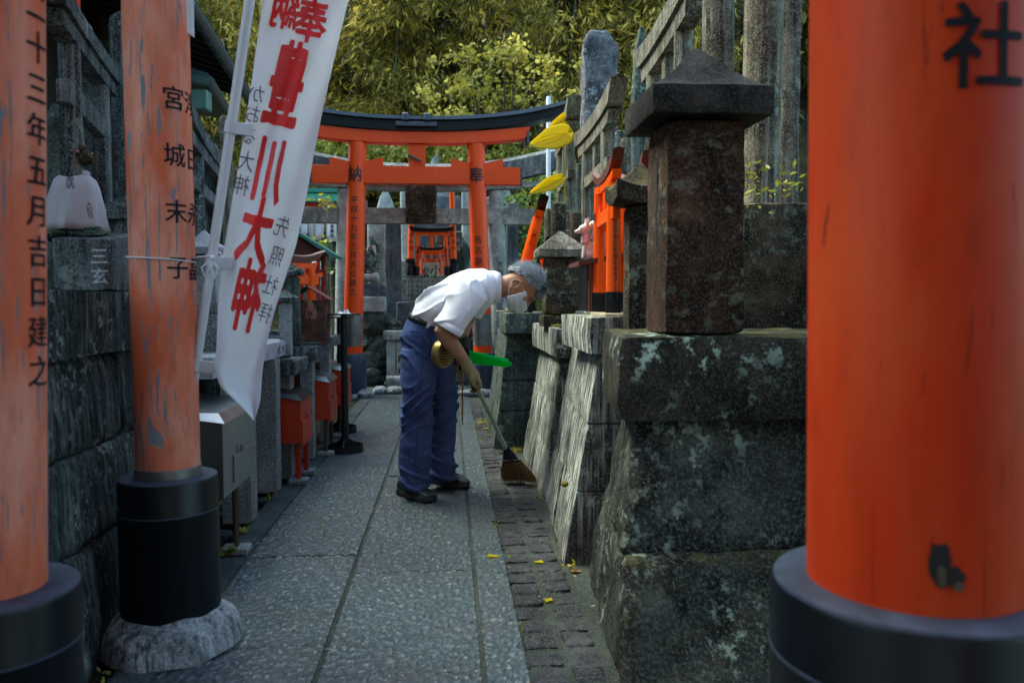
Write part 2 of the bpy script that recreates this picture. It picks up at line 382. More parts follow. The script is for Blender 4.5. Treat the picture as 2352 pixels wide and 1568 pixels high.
M['hall_green'] = plain('hall_green', (.13, .23, .215), .5, var=.2)
M['gutter'] = plain('gutter', (.055, .085, .095), .35, var=.3)
M['plaster'] = plain('plaster', (.55, .56, .60), .8, var=.12)
M['leaf_yellow'] = leaf_mat('leaf_yellow', (.80, .62, .02), (.86, .72, .06), .6)
M['fox_white'] = plain('fox_white', (.66, .68, .66), .4, var=.15)
M['bib_white'] = plain('bib_white', (.44, .42, .47), .85, var=.15)
M['bib_pink'] = plain('bib_pink', (.70, .36, .42), .85, var=.15)
M['ear_pink'] = plain('ear_pink', (.6, .22, .16), .6)
M['moss'] = plain('moss', (.22, .17, .015), .95, var=.6, scale=60, bump=.8)
M['bib_red'] = plain('bib_red', (.5, .05, .06), .85)
def rust():
    m, nt, b = new_mat('rust'); n = N(nt); p = n.pos()
    c = n.mix(n.ramp(n.noise(p, 14, 6, .7), .4, .62), (.022, .014, .012), (.12, .035, .016))
    c = n.mix(n.ramp(n.noise(n.pos((1, 1, .55)), 9, 5, .65), .55, .6), c, (.33, .15, .10))
    n.lk(c, b.inputs['Base Color']); b.inputs['Roughness'].default_value = .8; n.bump(n.noise(p, 60, 5), b, .5, .006); return m
M['rust'] = rust()
def slab(name, relief):
    m, nt, b = new_mat(name); n = N(nt); p = n.pos((1, .62, 1))
    hw = n.noise(p, 66, 3, .62, .4); hf = n.noise(p, 170, 2, .6)
    big = n.noise(n.pos(), 1.3, 4, .6)
    base = n.mix(n.ramp(big, .35, .65), (.028, .043, .052), (.050, .073, .084))
    base = n.mix(n.ramp(n.noise(n.pos(), 3.1, 3), .52, .68, 0, .5), base, (.072, .060, .070))
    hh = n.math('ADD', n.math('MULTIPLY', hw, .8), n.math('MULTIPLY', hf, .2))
    c = n.mix(n.ramp(hh, .52, .63), base, (.155, .20, .22)); c = n.mix(n.ramp(hh, .40, .48, .6, 0), c, (.024, .032, .036)); c = n.mix(n.ramp(n.noise(n.pos(), 2.1, 5, .65), .50, .68, 0, .6), c, (.038, .044, .046))  # glints of wet stone painted as pale peaks; pits coloured darker
    x = n.node('ShaderNodeObjectInfo'); c = n.mix(n.ramp(x.outputs['Random'], 0, 1, .0, .4), c, (.055, .052, .062), 'MIX')
    n.lk(c, b.inputs['Base Color']); n.lk(n.ramp(hh, .45, .6, .5, .24), b.inputs['Roughness']); n.bump(hf, b, .5, .006)
    if relief:
        d = n.node('ShaderNodeDisplacement'); d.inputs['Scale'].default_value = .021; d.inputs['Midlevel'].default_value = .5; n.lk(n.ramp(hh, .3, .7, .2, .8), d.inputs['Height']); n.lk(d.outputs[0], nt.nodes['Material Output'].inputs['Displacement']); m.displacement_method = 'DISPLACEMENT'
    else: n.bump(hh, b, 1.0, .035)
    return m
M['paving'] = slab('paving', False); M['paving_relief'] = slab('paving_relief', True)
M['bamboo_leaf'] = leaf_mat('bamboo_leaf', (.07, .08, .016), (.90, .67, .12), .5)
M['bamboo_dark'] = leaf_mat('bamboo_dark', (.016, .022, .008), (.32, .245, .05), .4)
M['maple_leaf'] = leaf_mat('maple_leaf', (.24, .23, .035), (.92, .75, .19), .5)
M['shrub_leaf'] = leaf_mat('shrub_leaf', (.12, .15, .025), (.55, .48, .08), .45)
M['green_leaf'] = leaf_mat('green_leaf', (.05, .12, .025), (.42, .42, .05), .4)
M['fern'] = leaf_mat('fern', (.25, .27, .03), (.55, .45, .05))
M['culm'] = plain('culm', (.06, .075, .04), .5, var=.4, scale=4)
M['bark'] = plain('bark', (.05, .042, .03), .9, var=.4, scale=10, bump=.4)
M['hill'] = stone_mat('hill', (.012, .012, .006), (.045, .04, .016), (.06, .06, .02), .2, 0, speck=.2)
# ------------------------------------------------------------------ ground, path
rnd = random.Random(3)
def sheet(name, x0, x1, y0, y1, z, mat, nx=1, ny=1, kind='structure', amp=0):
    mb = MB(); vs = []; fs = []
    for j in range(ny + 1):
        for i in range(nx + 1):
            x = lerp(x0, x1, i / nx); y = lerp(y0, y1, j / ny); vs.append((x, y, z + (amp * noise.noise(Vector((x * 3, y * 3, 1))) if amp else 0)))
    for j in range(ny):
        for i in range(nx): a = j * (nx + 1) + i; fs.append((a, a + 1, a + nx + 2, a + nx + 1))
    mb.add(vs, fs); o = mb.build(name, mat, fix=False); o['kind'] = kind; return o
ground = sheet('ground', -60, 60, -30, 120, -.03, M['hill'])
path = sheet('path', -.945, .62, -3, 10.2, -.007, M['joint'])
sheet('cobble_bed_ground', .232, .62, -3, 10.2, -.0015, M['joint'], 8, 200, amp=.003)
XS = (G(1217 * .6125, 1494).x, G(1805 * .6125, 1494).x, G(1972 * .6125, 1494).x)   # the three long joints
XL = G(627, 1207).x; XK = G(608, 1157).x
def slab_row(x0, x1, ys, g=.007, mat=None):
    for a, b_ in zip(ys, ys[1:]):
        mb = MB(); h = .002 * rnd.uniform(-1, 1)
        e = .0006; mb.stone([(x0 + g, a + e, -.05), (x1 - g, a + e, -.05), (x1 - g, b_ - e, -.05), (x0 + g, b_ - e, -.05), (x0 + g, a + e, h), (x1 - g, a + e, h), (x1 - g, b_ - e, h), (x0 + g, b_ - e, h)], 40, .0026, 16, rnd.random() * 9, .0012)
        if 1.0 < b_ < 10.6 and x1 - x0 > .12 and mat is None:
            dr_ = .0066 if b_ < 5.3 else .0095; mb = MB(); nx, ny = int((x1 - x0) / dr_), int((b_ - a) / dr_); vs_ = [(lerp(x0 + g, x1 - g, i / nx), lerp(a + .0006, b_ - .0006, j / ny), h) for j in range(ny + 1) for i in range(nx + 1)]
            fs_ = [(j * (nx + 1) + i, j * (nx + 1) + i + 1, (j + 1) * (nx + 1) + i + 1, (j + 1) * (nx + 1) + i) for j in range(ny) for i in range(nx)]
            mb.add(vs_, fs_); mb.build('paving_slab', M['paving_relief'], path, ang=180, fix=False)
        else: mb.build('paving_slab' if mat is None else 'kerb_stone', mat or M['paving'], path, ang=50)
slab_row(XL, XS[0], [2.425 + .86 * k for k in range(-4, 10)])
slab_row(XS[0] + .004, XS[1], [3.06 + .85 * k for k in range(-5, 9)])
slab_row(XS[1] + .003, XS[2], [2.46 + .86 * k for k in range(-4, 10)])
slab_row(XK, XL, [1.1 + 1.45 * k for k in range(-2, 7)], mat=M['kerb'])
# cobbles of the drain beside the wall: two columns, each stone of its own
cob = []
for k in range(14):
    mb = MB(); a, b_ = .051, .0515
    q = [(sx * a * rnd.uniform(.86, 1.06), sy * b_ * rnd.uniform(.82, 1.08)) for sx, sy in ((-1, -1), (1, -1), (1, 1), (-1, 1))]
    mb.stone([(x, y, -.03) for x, y in q] + [(x * .95, y * .95, .008 + rnd.uniform(-.005, .003)) for x, y in q], 7, .0055, 36, k * 3 + 1, .004)
    o = mb.build('cobble', M['cobble'], path, ang=60); cob.append(o.data); bpy.data.objects.remove(o)
def cobble(x, y, wide=1.0):
    o = link('cobble', rnd.choice(cob), path, loc=(x + rnd.uniform(-.004, .004), y + rnd.uniform(-.004, .004), rnd.uniform(-.006, .001)))
    o.rotation_euler = (rnd.uniform(-.03, .03), rnd.uniform(-.03, .03), rnd.uniform(-.07, .07) + rnd.choice((0, math.pi))); o.scale = (wide * rnd.uniform(.94, 1.05), rnd.uniform(.92, 1.04), 1)
xc1, xc2 = G(1192, 1294).x, G(1257, 1294).x
for k in range(56):
    y = 1.7 + k * .1135
    cobble(xc1, y, 1.06); cobble(xc2 + .004, y + .01, 1.0)
for k in range(9):
    for j in range(2): cobble(-1.0 - .105 * j, 2.75 + k * .3 + .02 * j)
# ------------------------------------------------------------------ retaining terrace on the wall side
mb = MB(); mb.stone([(.9, 2.5, -.1), (9, 2.5, -.1), (9, 13, -.1), (.9, 13, -.1), (.9, 2.5, .86), (9, 2.5, .86), (9, 13, .86), (.9, 13, .86)], 30, .02, 3, 1, .02)
mb.stone([(1.75, 2.2, -.1), (9, 2.2, -.1), (9, 13, -.1), (1.75, 13, -.1), (1.75, 2.2, 1.35), (9, 2.2, 1.35), (9, 13, 1.35), (1.75, 13, 1.35)], 30, .03, 3, 2, .02)
mb.build('terrace_ground', M['stone_green'], kind='structure')
def block(root, c8, mat, n=10, amp=.004, seed=0, rd=.006, name='stone_block'):
    MB().stone(c8, n, amp, 14, seed, rd).build(name, mat, root, ang=50)
def battered(root, A, B, At, Bt, xb, zs, cols, mat, zt, n=10, g=.002):
    """courses of blocks with a leaning face towards the path; A, B foot corners near and far, At, Bt the top ones"""
    sd = 0
    for i in range(len(zs) - 1):
        for j in range(len(cols) - 1):
            sd += 1
            def cor(t, z): a = lerp(lerp(A[0], B[0], t), lerp(At[0], Bt[0], t), z / zt); y = lerp(A[1], B[1], t); return a + .003 * math.sin(sd * 2.3), y
            c = []
            for z in (zs[i] + g, zs[i + 1] - g):
                (x0, y0), (x1, y1) = cor(cols[j], z), cor(cols[j + 1], z)
                gy = g if j else 0
                c += [(x0, y0 + gy, z), (xb, y0 + gy, z), (xb, y1 - g, z), (x1, y1 - g, z)]
            block(root, c, mat, 22, .0022, sd + len(root.name), .004)
def slab_cap(root, pts, z0, z1, mat, n=14, amp=.004, seed=0, name='capstone', rd=.008):
    block(root, [(*p, z0) for p in pts] + [(*p, z1) for p in pts], mat, n, amp, seed, rd, name)
def moss_clump(root, c, r, seed=0, mat='moss'):
    MB().rock(c, r, seed, 3, .35, 2.5).build('moss_clump', M[mat], root, ang=80)
# platform nearest the camera: rough boulders under a lichened capstone
r4 = thing('stone_platform', 'rough boulder platform under a lichen-spotted capstone carrying the large dark lantern', 'stone platform', (.9, 2.7, 0))
zc = (.694, .946)
slab_cap(r4, [(.487, 2.29), (1.75, 2.21), (1.75, 3.0), (.572, 2.93)], *zc, M['cap_lichen'], 26, .006, 1, rd=.012)
def boulder(c8, seed, amp, name='boulder', n=34): MB().stone(c8, n, amp, 5.5, seed, .014).build(name, M['rock_lichen'], r4, ang=70)
boulder([(.50, 2.24, .30), (1.16, 2.28, .29), (1.16, 2.95, .3), (.585, 2.95, .3), (.575, 2.36, .70), (1.16, 2.34, .70), (1.16, 2.95, .7), (.66, 2.95, .7)], 3, .015)
boulder([(.455, 2.05, -.06), (1.2, 2.1, -.06), (1.2, 3.02, -.06), (.53, 3.02, -.06), (.50, 2.20, .31), (1.2, 2.24, .30), (1.2, 3.0, .3), (.59, 3.0, .31)], 5, .018)
boulder([(1.17, 2.1, -.06), (1.8, 2.1, -.06), (1.8, 3.0, -.06), (1.17, 3.0, -.06), (1.17, 2.36, .70), (1.8, 2.36, .7), (1.8, 3.0, .7), (1.17, 3.0, .7)], 8, .015)
# third platform: pale streaked leaning face
r3 = thing('stone_platform', 'leaning block platform with the palest streaked face, under the small orange gates', 'stone platform', (1.0, 3.6, 0))
battered(r3, (.452, 3.10), (.515, 4.17), (.595, 3.10), (.652, 4.17), 1.3, [-.02, .29, .562, .84], [0, .52, 1], M['stone_streak'], .84)
slab_cap(r3, [(.540, 3.02), (1.3, 3.02), (1.3, 3.86), (.545, 3.86)], .842, .985, M['stone_streak'], 14, .004, 2)
moss_clump(r3, (.475, 3.2, .30), (.015, .02, .012), 2)
r2 = thing('stone_platform', 'lower streaked block platform between two taller ones, under the small roofed tomb', 'stone platform', (1.0, 4.7, 0))
battered(r2, (.488, 4.19), (.508, 5.40), (.602, 4.19), (.625, 5.40), 1.3, [-.02, .25, .50, .745], [0, .5, 1], M['stone_streak'], .745)
slab_cap(r2, [(.563, 4.12), (1.3, 4.12), (1.3, 5.40), (.567, 5.40)], .747, .90, M['stone_streak'], 14, .004, 3)
for i, q in enumerate(((.64, 4.3, .905), (.7, 4.18, .905), (.62, 4.5, .903))): moss_clump(r2, q, (.035, .028, .014), i + 4)
r1 = thing('stone_platform', 'dark green squared block platform, the farthest one, beside the fallen broken gates', 'stone platform', (.8, 6.2, 0))
battered(r1, (.314, 5.58), (.335, 6.95), (.421, 5.58), (.432, 6.95), .66, [-.02, .272, .486, .82], [0, .5, 1], M['stone_green'], .82)
battered(r1, (.664, 5.60), (.664, 6.95), (.664, 5.60), (.664, 6.95), 1.25, [-.02, .272, .486, .82], [0, 1], M['stone_green'], .82)
slab_cap(r1, [(.390, 5.48), (1.2, 5.48), (1.2, 6.4), (.40, 6.4)], .822, .962, M['stone_green'], 12, .004, 4)
# moss at the wall foot
for i, (px, py, r) in enumerate(((1112, 972, .07), (1125, 985, .05), (1185, 1032, .06), (1190, 1036, .04), (1105, 965, .03), (1130, 1000, .03))):
    q = G(px, py); o = MB().rock((0, 0, 0), (r, r * .7, .018), i + 20, 3, .4, 3).build('moss_patch', M['moss']); o.location = q
    tag(o, ['largest yellow moss patch on the cobbles before the dark green platform', 'moss patch touching the dark green platform\'s foot', 'moss patch just above the broom head', 'small moss tuft between broom head and leaning wall', 'thin moss patch farthest along the cobbles', 'moss tuft nearest the broom handle on the cobbles'][i], 'moss', 'moss patches along the wall foot'); MW[o.name] = Matrix()
# ------------------------------------------------------------------ stone lanterns and roofed tombs
def pyramid_roof(mb, c, half, z0, fascia, rise, conc=1.5, lift=.1, knob=.12, seg=6, lv=8):
    c = Vector(c)
    def ring(t, z):
        out = []
        for s_ in range(4):
            for i in range(seg):
                u = -1 + 2 * i / seg; a = [(u, -1), (1, u), (-u, 1), (-1, -u)][s_]
                d = min(abs(a[0]), abs(a[1])); out.append(c + Vector((a[0] * half * t, a[1] * half * t, z + lift * half * (abs(a[0]) * abs(a[1])) ** 2.2 * t * t)))
        return out
    R_ = [ring(.62, z0), ring(.98, z0), ring(1.0, z0 + fascia * .08), ring(1.0, z0 + fascia)]
    for k in range(1, lv + 1): t = k / lv; R_.append(ring(1 - t * (1 - knob), z0 + fascia + rise * (t ** conc)))
    R_.append(ring(knob * .4, z0 + fascia + rise * 1.12)); mb.rings(R_); return mb
def tomb(name, label, cat, c, zb, half, body_h, rh, fascia, rise, mb_, mr, group=None, base=None, window=False, lift=.1, conc=1.4, taper=.94, seed=0, rz=0, knob=.12):
    t = thing(name, label, cat, (c[0], c[1], zb), rzq(rz)); z = 0
    if base:
        MB().stone([(sx * base[0], sy * base[0], zz) for zz in (0, base[1]) for sx, sy in ((-1, -1), (1, -1), (1, 1), (-1, 1))], 8, .003, 14, seed, .006).build('plinth', mb_, t, False, 50); z = base[1] + .001
    h2 = half * taper
    MB().stone([(sx * half, sy * half, z) for sx, sy in ((-1, -1), (1, -1), (1, 1), (-1, 1))] + [(sx * h2, sy * h2, z + body_h) for sx, sy in ((-1, -1), (1, -1), (1, 1), (-1, 1))], 14, .003, 16, seed + 2, .007).build('shaft', mb_, t, False, 50)
    if window:
        MB().box((-half * .985 + .003, 0, z + body_h * .52), (.0075, half * .28, body_h * .62), .001).build('light_opening', M['lantern_roof'], t, False)
    r = pyramid_roof(MB(), (0, 0, 0), rh, z + body_h + .001, fascia, rise, conc, lift, knob); r.v = [v + noise.noise_vector(v * 18 + Vector((seed, 0, 0))) * .004 for v in r.v]
    r.build('roof', mr, t, False, 40); return t
cL = P(1592, 600, 2.43)
M['lantern_roof'] = stone_mat('lantern_roof', (.010, .009, .009), (.080, .072, .07), (.2, .22, .2), .12, 0, speck=.25, bump=.4)
M['lantern_body'] = stone_mat('lantern_body', (.009, .006, .0045), (.095, .048, .030), (.22, .23, .18), .2, 0, speck=.4, bump=.5, moss=.4)
tomb('stone_lantern', 'large dark stone lantern with broad peaked roof, nearest and most out of focus', 'stone lantern', (cL.x, cL.y), .947, .122, .638, .178, .080, .135, M['lantern_body'], M['lantern_roof'], window=True, lift=-.01, conc=1.35, taper=.97, seed=3, knob=.14)
c = P(1286, 740, 4.62)
tomb('stone_tomb', 'small roofed stone tomb with lichened eaves right behind the stooping man\'s head', 'stone tomb', (c.x, c.y), .90, .098, .33, .140, .042, .10, M['stone_brown'], M['stone_shaft'], base=(.115, .065), lift=.04, conc=1.0, seed=5, knob=.16)
c = P(1466, 700, 2.98)
tomb('stone_lantern', 'narrow speckled stone lantern with cut corner roof beside the orange gates', 'stone lantern', (c.x, c.y), .905, .052, .50, .108, .06, .09, M['stone_brown'], M['stone_brown'], lift=.25, seed=7)
# dark block and pale post behind the large lantern
t = thing('stone_pedestal', 'big dark square pedestal beyond the large lantern, half behind the red pillar', 'pedestal', (1.25, 2.85, .94))
p0, p1 = P(1706, 460, 2.9), P(1900, 460, 2.9)
slab_cap(t, [(p0.x, 2.9), (p1.x, 2.9), (p1.x, 3.3), (p0.x, 3.3)], .90, P(1702, 462, 2.9).z, M['stone_brown'], 14, .005, 9, 'block')
c = P(1683, 600, 2.72)
o = MB().stone([(c.x + sx * .026, c.y + sy * .03, z) for z in (.947, P(1683, 482, 2.72).z) for sx, sy in ((-1, -1), (1, -1), (1, 1), (-1, 1))], 12, .003, 14, 3, .004).build('marker_post', M['stone_pale'])
tag(o, 'pale square marker post squeezed between the large lantern and dark pedestal', 'post')
# ------------------------------------------------------------------ gates (torii)
def beam(mb, L, z0, th, dep, curve, ends=0.0, n=20, taper=.0, pw=2.4, top=.0):
    """a horizontal member along x that sweeps up at its ends"""
    R_ = []
    for i in range(n + 1):
        u = -1 + 2 * i / n; x = u * L; k = curve * abs(u) ** pw; h = th * (1 + taper * abs(u) ** 3)
        e = ends * u * abs(u) ** 6
        R_.append([Vector((x - e * .3, -dep / 2, z0 + k)), Vector((x - e * .3, dep / 2, z0 + k)), Vector((x + e, dep / 2, z0 + k + h)), Vector((x + e, 0, z0 + k + h + top)), Vector((x + e, -dep / 2, z0 + k + h))])
    return mb.rings(R_)
def torii(name, label, loc, quat, W, Wt, H, r, L, mats, nz=.78, nh=.09, nl=.8, kth=.07, sth=.06, sl=None, curve=.08, base=None, wedges=True, gaku=True, group=None, footing=None, seg=22, nd=None, nend=None, cat='torii gate', kd=2.4):
    """W, Wt: half spacing of the posts at foot and head; H: underside of the lintel; mats: post, lintel, top, base"""
    t = thing(name, label, cat, loc, quat, group); mp, ml, mk, mb0 = mats
    for s_ in (-1, 1):
        a, b_ = Vector((s_ * W, 0, 0)), Vector((s_ * Wt, 0, H + .01)); pts = [lerp(a, b_, k / 8) for k in range(9)]
        MB().tube(pts, [r * (1.04 - .1 * k / 8) for k in range(9)], seg).build('post', mp, t, False, 40)
        if base:
            q = MB().lathe([(base[0] * .97, 0), (base[0], .01), (base[0], base[1] * .72), (base[0] * .985, base[1] * .725), (base[0] * .985, base[1] * .75), (base[0], base[1] * .755), (base[0], base[1] - .004), (base[0] * .985, base[1])], seg, a)
            q.build('post_sleeve', mb0, t, False, 40)
        if footing:
            q = MB().rock(a + Vector((0, 0, .0)), (footing, footing * .9, .085), 3 + s_, 3, .12); q.build('footing_stone', M['mortar'], t, False, 80)
    nd = nd or r * 1.1; z = nz * H
    MB().box((0, 0, z), (2 * nl, nd, nh), .004).build('tie_beam', ml, t, False)
    if nend:
        for s_ in (-1, 1): MB().box((s_ * (nl + .011), 0, z), (.021, nd + .006, nh + .004), .002).build('beam_end_cap', nend, t, False)
    if wedges:
        xr = lerp(W, Wt, nz)
        for s_ in (-1, 1):
            for e in (-1, 1):
                x0 = s_ * xr + e * r * .75; x1 = x0 + e * r * 2.0; q = MB(); zz = z + nh / 2 + .0015
                q.hexa([(x0, -nd * .4, zz), (x1, -nd * .4, zz), (x1, nd * .4, zz), (x0, nd * .4, zz), (x0, -nd * .4, zz + nh * .22), (x1, -nd * .4, zz + nh * .48), (x1, nd * .4, zz + nh * .48), (x0, nd * .4, zz + nh * .22)]); q.build('wedge', ml, t, False, 0)
    if gaku: MB().box((0, 0, (z + nh / 2 + H) / 2), (r * 1.75, nd * .8, H - z - nh / 2 - .002), .003).build('centre_strut', ml, t, False)
    sl = sl or L * .8
    beam(MB(), sl, H, sth, r * min(1.7, kd * .8), curve * .35, sth * .35).build('lintel', ml, t, False, 30)
    beam(MB(), L, H + sth + .002, kth, r * kd, curve, kth * .9, taper=.25, top=kth * .25).build('top_rail', mk, t, False, 30)
    return t
M['ridge'] = plain('ridge', (.10, .115, .165), .4, var=.3, scale=10)
VM = (M['vermilion'], M['vermilion'], M['black_paint'], M['navy_paint'])
NM = (M['vermilion_new'], M['vermilion_new'], M['maroon'], M['black_paint'])
# the main gate at the end of the path
YT = 8.9; cT = P(961, 850, YT); s = ppm(YT)
mt = torii('torii_gate', 'tall orange torii gate with black curved top rail spanning the end of the path', (cT.x, YT, 0), None, .735, .645, 2.76, .104, 1.60, VM, nz=2.42 / 2.76, nh=.19, nl=1.135, kth=.10, sth=.125, sl=1.20, curve=.20, base=(.165, .47), footing=.21, nend=M['black_top'])
beam(MB(), 1.66, 2.997, .035, .34, .20, .06, taper=.5, top=.015).build('ridge_board', M['ridge'], mt, False, 30)
for s_ in (-1, 1): MB().box((s_ * 1.215, 0, 2.84), (.03, .19, .13), .003).build('lintel_end_cap', M['black_top'], mt, False)
q = MB(); q.box((0, -.02, 2.945), (.44, .33, .045), .004)
for x in (-.115, .115): q.box((x, -.02, 3.015), (.07, .40, .08), .01)
q.build('ridge_saddle', M['black_top'], mt, False)
for sx in (-1, 1):
    rr = lambda z: .109 - .0035 * z; q = MB(); n_ = 14; x0 = lambda z: sx * lerp(.735, .645, z / 2.76)
    for z0, z1 in ((.55, .90),):
        q.rings([[Vector((x0(z) + (rr(z) + .003) * math.cos(-math.pi / 2 + a), (rr(z) + .003) * math.sin(-math.pi / 2 + a), z)) for a in [(-1.25 + 2.5 * i / n_) for i in range(n_ + 1)]] for z in (z0, (z0 + z1) / 2, z1)], False, False)
    q.build('steel_plate', M['steel_dull'], mt, False, 60)
    q = MB()
    for z in (.57, .72, .88):
        for a in (-1.15, 1.15): q.ball((x0(z) + (rr(z) + .004) * math.cos(-math.pi / 2 + a), (rr(z) + .004) * math.sin(-math.pi / 2 + a), z), .007, 6, 4)
    q.build('screws', M['wax'], mt, False)
    q = MB(); fsh = Matrix.Shear('XY', 4, (0, 0)) ; 
    def on_post(text, size, pitch, z0, ang, off):
        for i, ch in enumerate(text):
            zc_ = z0 - pitch * i
            def fn(x, y):
                z = zc_ + y * size; r_ = rr(z) + .0025; a = -math.pi / 2 + ang + x * size / r_
                return Vector((x0(z) + r_ * math.cos(a), r_ * math.sin(a), z))
            write(q, ch, fn, off)
    if sx < 0: on_post('納', .185, .2, 2.42, -.12, .012); on_post('平成十九年三月吉日建之', .086, .0995, 2.14, -.05, .004)
    else: on_post('奉', .185, .2, 2.42, -.1, .012); on_post('名古屋 勝山', .092, .118, 1.72, -.15, .004)
    q.build('lettering', M['ink'], mt, False, 0, False)
q = MB(); q.tube([(-.09, -.075, 2.63), (-.03, -.085, 2.60), (.05, -.10, 2.56)], [.018, .016, .014], 8); q.build('bracket_peg', M['wood_grey'], mt, False)
# weathered stone gate just behind it
SM = (M['stone_pale'], M['stone_back'], M['stone_beam'], M['stone_back'])
YS = 10.0; cS = P(969, 700, YS)
st = torii('torii_gate', 'weathered grey stone torii gate standing close behind the tall orange one', (cS.x, YS, 0), None, .99, .93, 2.40, .10, 1.72, SM, nz=2.09 / 2.40, nh=.19, nl=1.47, kth=.22, sth=.06, sl=1.5, curve=.22, wedges=True, gaku=False, nd=.15)
q = MB(); q.stone([(-.19, -.16, 1.99), (.19, -.16, 1.99), (.19, -.09, 1.99), (-.19, -.09, 1.99), (-.19, -.22, 2.46), (.19, -.22, 2.46), (.19, -.15, 2.46), (-.19, -.15, 2.46)], 14, .012, 14, 3, .012); q.build('plaque', M['stone_brown'], st, False, 40)
q = MB(); write_column(q, '小松大', .12, .13, (0, -.2, 2.36), Vector((0, .13, -1)).normalized(), (1, 0, 0), (0, -.02, 0)); q.build('plaque_lettering', M['stone_green'], st, False, 0, False)
q = MB(); write_column(q, '大阪市大正区', .085, .105, (.975, -.108, 1.50), (0, 0, -1), (1, 0, 0), (0, 0, 0), off=.006); write_column(q, '若吉', .10, .13, (.985, -.11, .82), (0, 0, -1), (1, 0, 0), (0, 0, 0), off=.006); q.build('lettering', M['ink'], st, False, 0, False)
# stone gates on the terrace, facing the path: seen along their beams
BM = (M['stone_shaft'], M['stone_shaft'], M['stone_shaft'], M['stone_brown'])
def side_gate(label, pn, pf, yb, W, r, L, Ytop, base_z, nz=.8, curve=.12, kth=.09, mats=BM, nh=.08):
    """pn, pf: pixel columns of the near and the far post at a depth pair (Yn, Yf)"""
    (xn, Yn), (xf, Yf) = pn, pf; a, b_ = P(xn, 400, Yn), P(xf, 400, Yf); c_ = (a + b_) / 2; d = (b_ - a); half = math.hypot(d.x, d.y) / 2
    zt = P(xn, Ytop, Yn).z; H = zt - base_z
    return torii('torii_gate', label, (c_.x, c_.y, base_z), Quaternion((0, 0, 1), math.atan2(d.y, d.x)), half, half * .97, H, r, half * L, mats, nz=nz, nh=nh, nl=half * 1.32, kth=kth, sth=kth * .8, sl=half * 1.5, curve=curve, wedges=False, nd=r * 1.2, seg=18)
side_gate('slim stone torii gate next to the yellow leaves, farthest along the wall', (1308, 6.55), (1288, 7.35), 0, .5, .045, 1.75, 318, .86, curve=.035, kth=.1, nh=.075)
side_gate('slim stone torii gate above the orange gates and white fox figures', (1394, 5.0), (1348, 5.8), 0, .5, .043, 1.75, 302, .86, curve=.03, kth=.095, nz=.83, nh=.08)
side_gate('large stone torii gate with mossy beam rising over the dark lantern roof', (1568, 4.05), (1500, 4.85), 0, .5, .052, 1.75, 74, .86, curve=.03, kth=.11, nz=.72, nh=.1)
# two heavy round stone posts and a slab behind the big lantern
for (x0, y0, x1, y1, rpx, Y, zb, lab) in ((1650, -150, 1648, 700, 36, 3.35, .86, 'round stone gate post just above the lantern roof peak'), (1758, -150, 1738, 700, 44, 3.05, .86, 'thick leaning round stone post close beside the red pillar')):
    a, b_ = P(x1, y1, Y), P(x0, y0, Y); a.z = zb; o = MB().tube([lerp(a, b_, k / 6) for k in range(7)], rpx / ppm(Y), 24).build('stone_post', M['stone_shaft'])
    tag(o, lab, 'stone post')
def stele(name, label, px0, px1, ytop, Y, depth, zb, mat, round_=.5, seed=0, rough=.012, lean=0, text=None, cat='stele', n=9, inset=.12, tmat='ink', tsize=.8, shift=0):
    """upright stone slab with an irregular rounded head between two pixel columns"""
    a, b_ = P(px0, ytop, Y), P(px1, ytop, Y); h = a.z - zb; hw = (b_.x - a.x) / 2; t = thing(name, label, cat, ((a.x + b_.x) / 2, Y + depth / 2, zb)); R_ = []
    for u in [(1 - round_) * k / 9 for k in range(10)] + [1 - round_ + round_ * math.sin(math.pi / 2 * k / 7) for k in range(1, 8)]:
        w_ = hw * (1 - inset * u); q = max(0, (u - (1 - round_)) / round_); e_ = max(.3, (max(0.0, 1 - q ** 2.4)) ** .45); w_ *= e_
        d_ = depth / 2 * (1 - .25 * u) * (.55 + .45 * e_); ring = []
        for i in range(24):
            an = 2 * math.pi * i / 24; cx, sy = math.cos(an), math.sin(an); e = .45
            v = Vector((math.copysign(abs(cx) ** e, cx) * w_ + lean * h * u + shift * u, math.copysign(abs(sy) ** e, sy) * d_, h * u)); v += noise.noise_vector(v * 9 + Vector((seed * 3, 0, 0))) * rough + noise.noise_vector(v * 26 + Vector((seed, 0, 0))) * rough * .4; ring.append(v)
        R_.append(ring)
    MB().rings(R_).build('slab', mat, t, False, 45)
    if text:
        q = MB(); sz = min(hw * 1.3, h * .7 / len(text)) * tsize; write_column(q, text, sz, sz * 1.15, (lean * h * .8 + shift * .8, -depth / 2 - .012, h * .78), (0, 0, -1), (1, 0, 0), (0, 0, 0), off=.006); q.build('lettering', M[tmat], t, False, 0, False)
    return t
stele('stele', 'tall narrow pale stone slab squeezed behind the red pillar', 1806, 1850, -60, 3.2, .1, .86, M['stone_shaft'], .1, 3, .008)
stele('standing_stone', 'tallest rough grey standing stone rising against the bamboo', 1336, 1430, 58, 7.2, .42, .86, M['tall_rock'], .07, 5, .045, inset=.2)
stele('standing_stone', 'small rounded standing stone beside the mossy stone beam', 1454, 1502, 60, 6.4, .14, .86, M['stone_green'], .35, 8, .01)
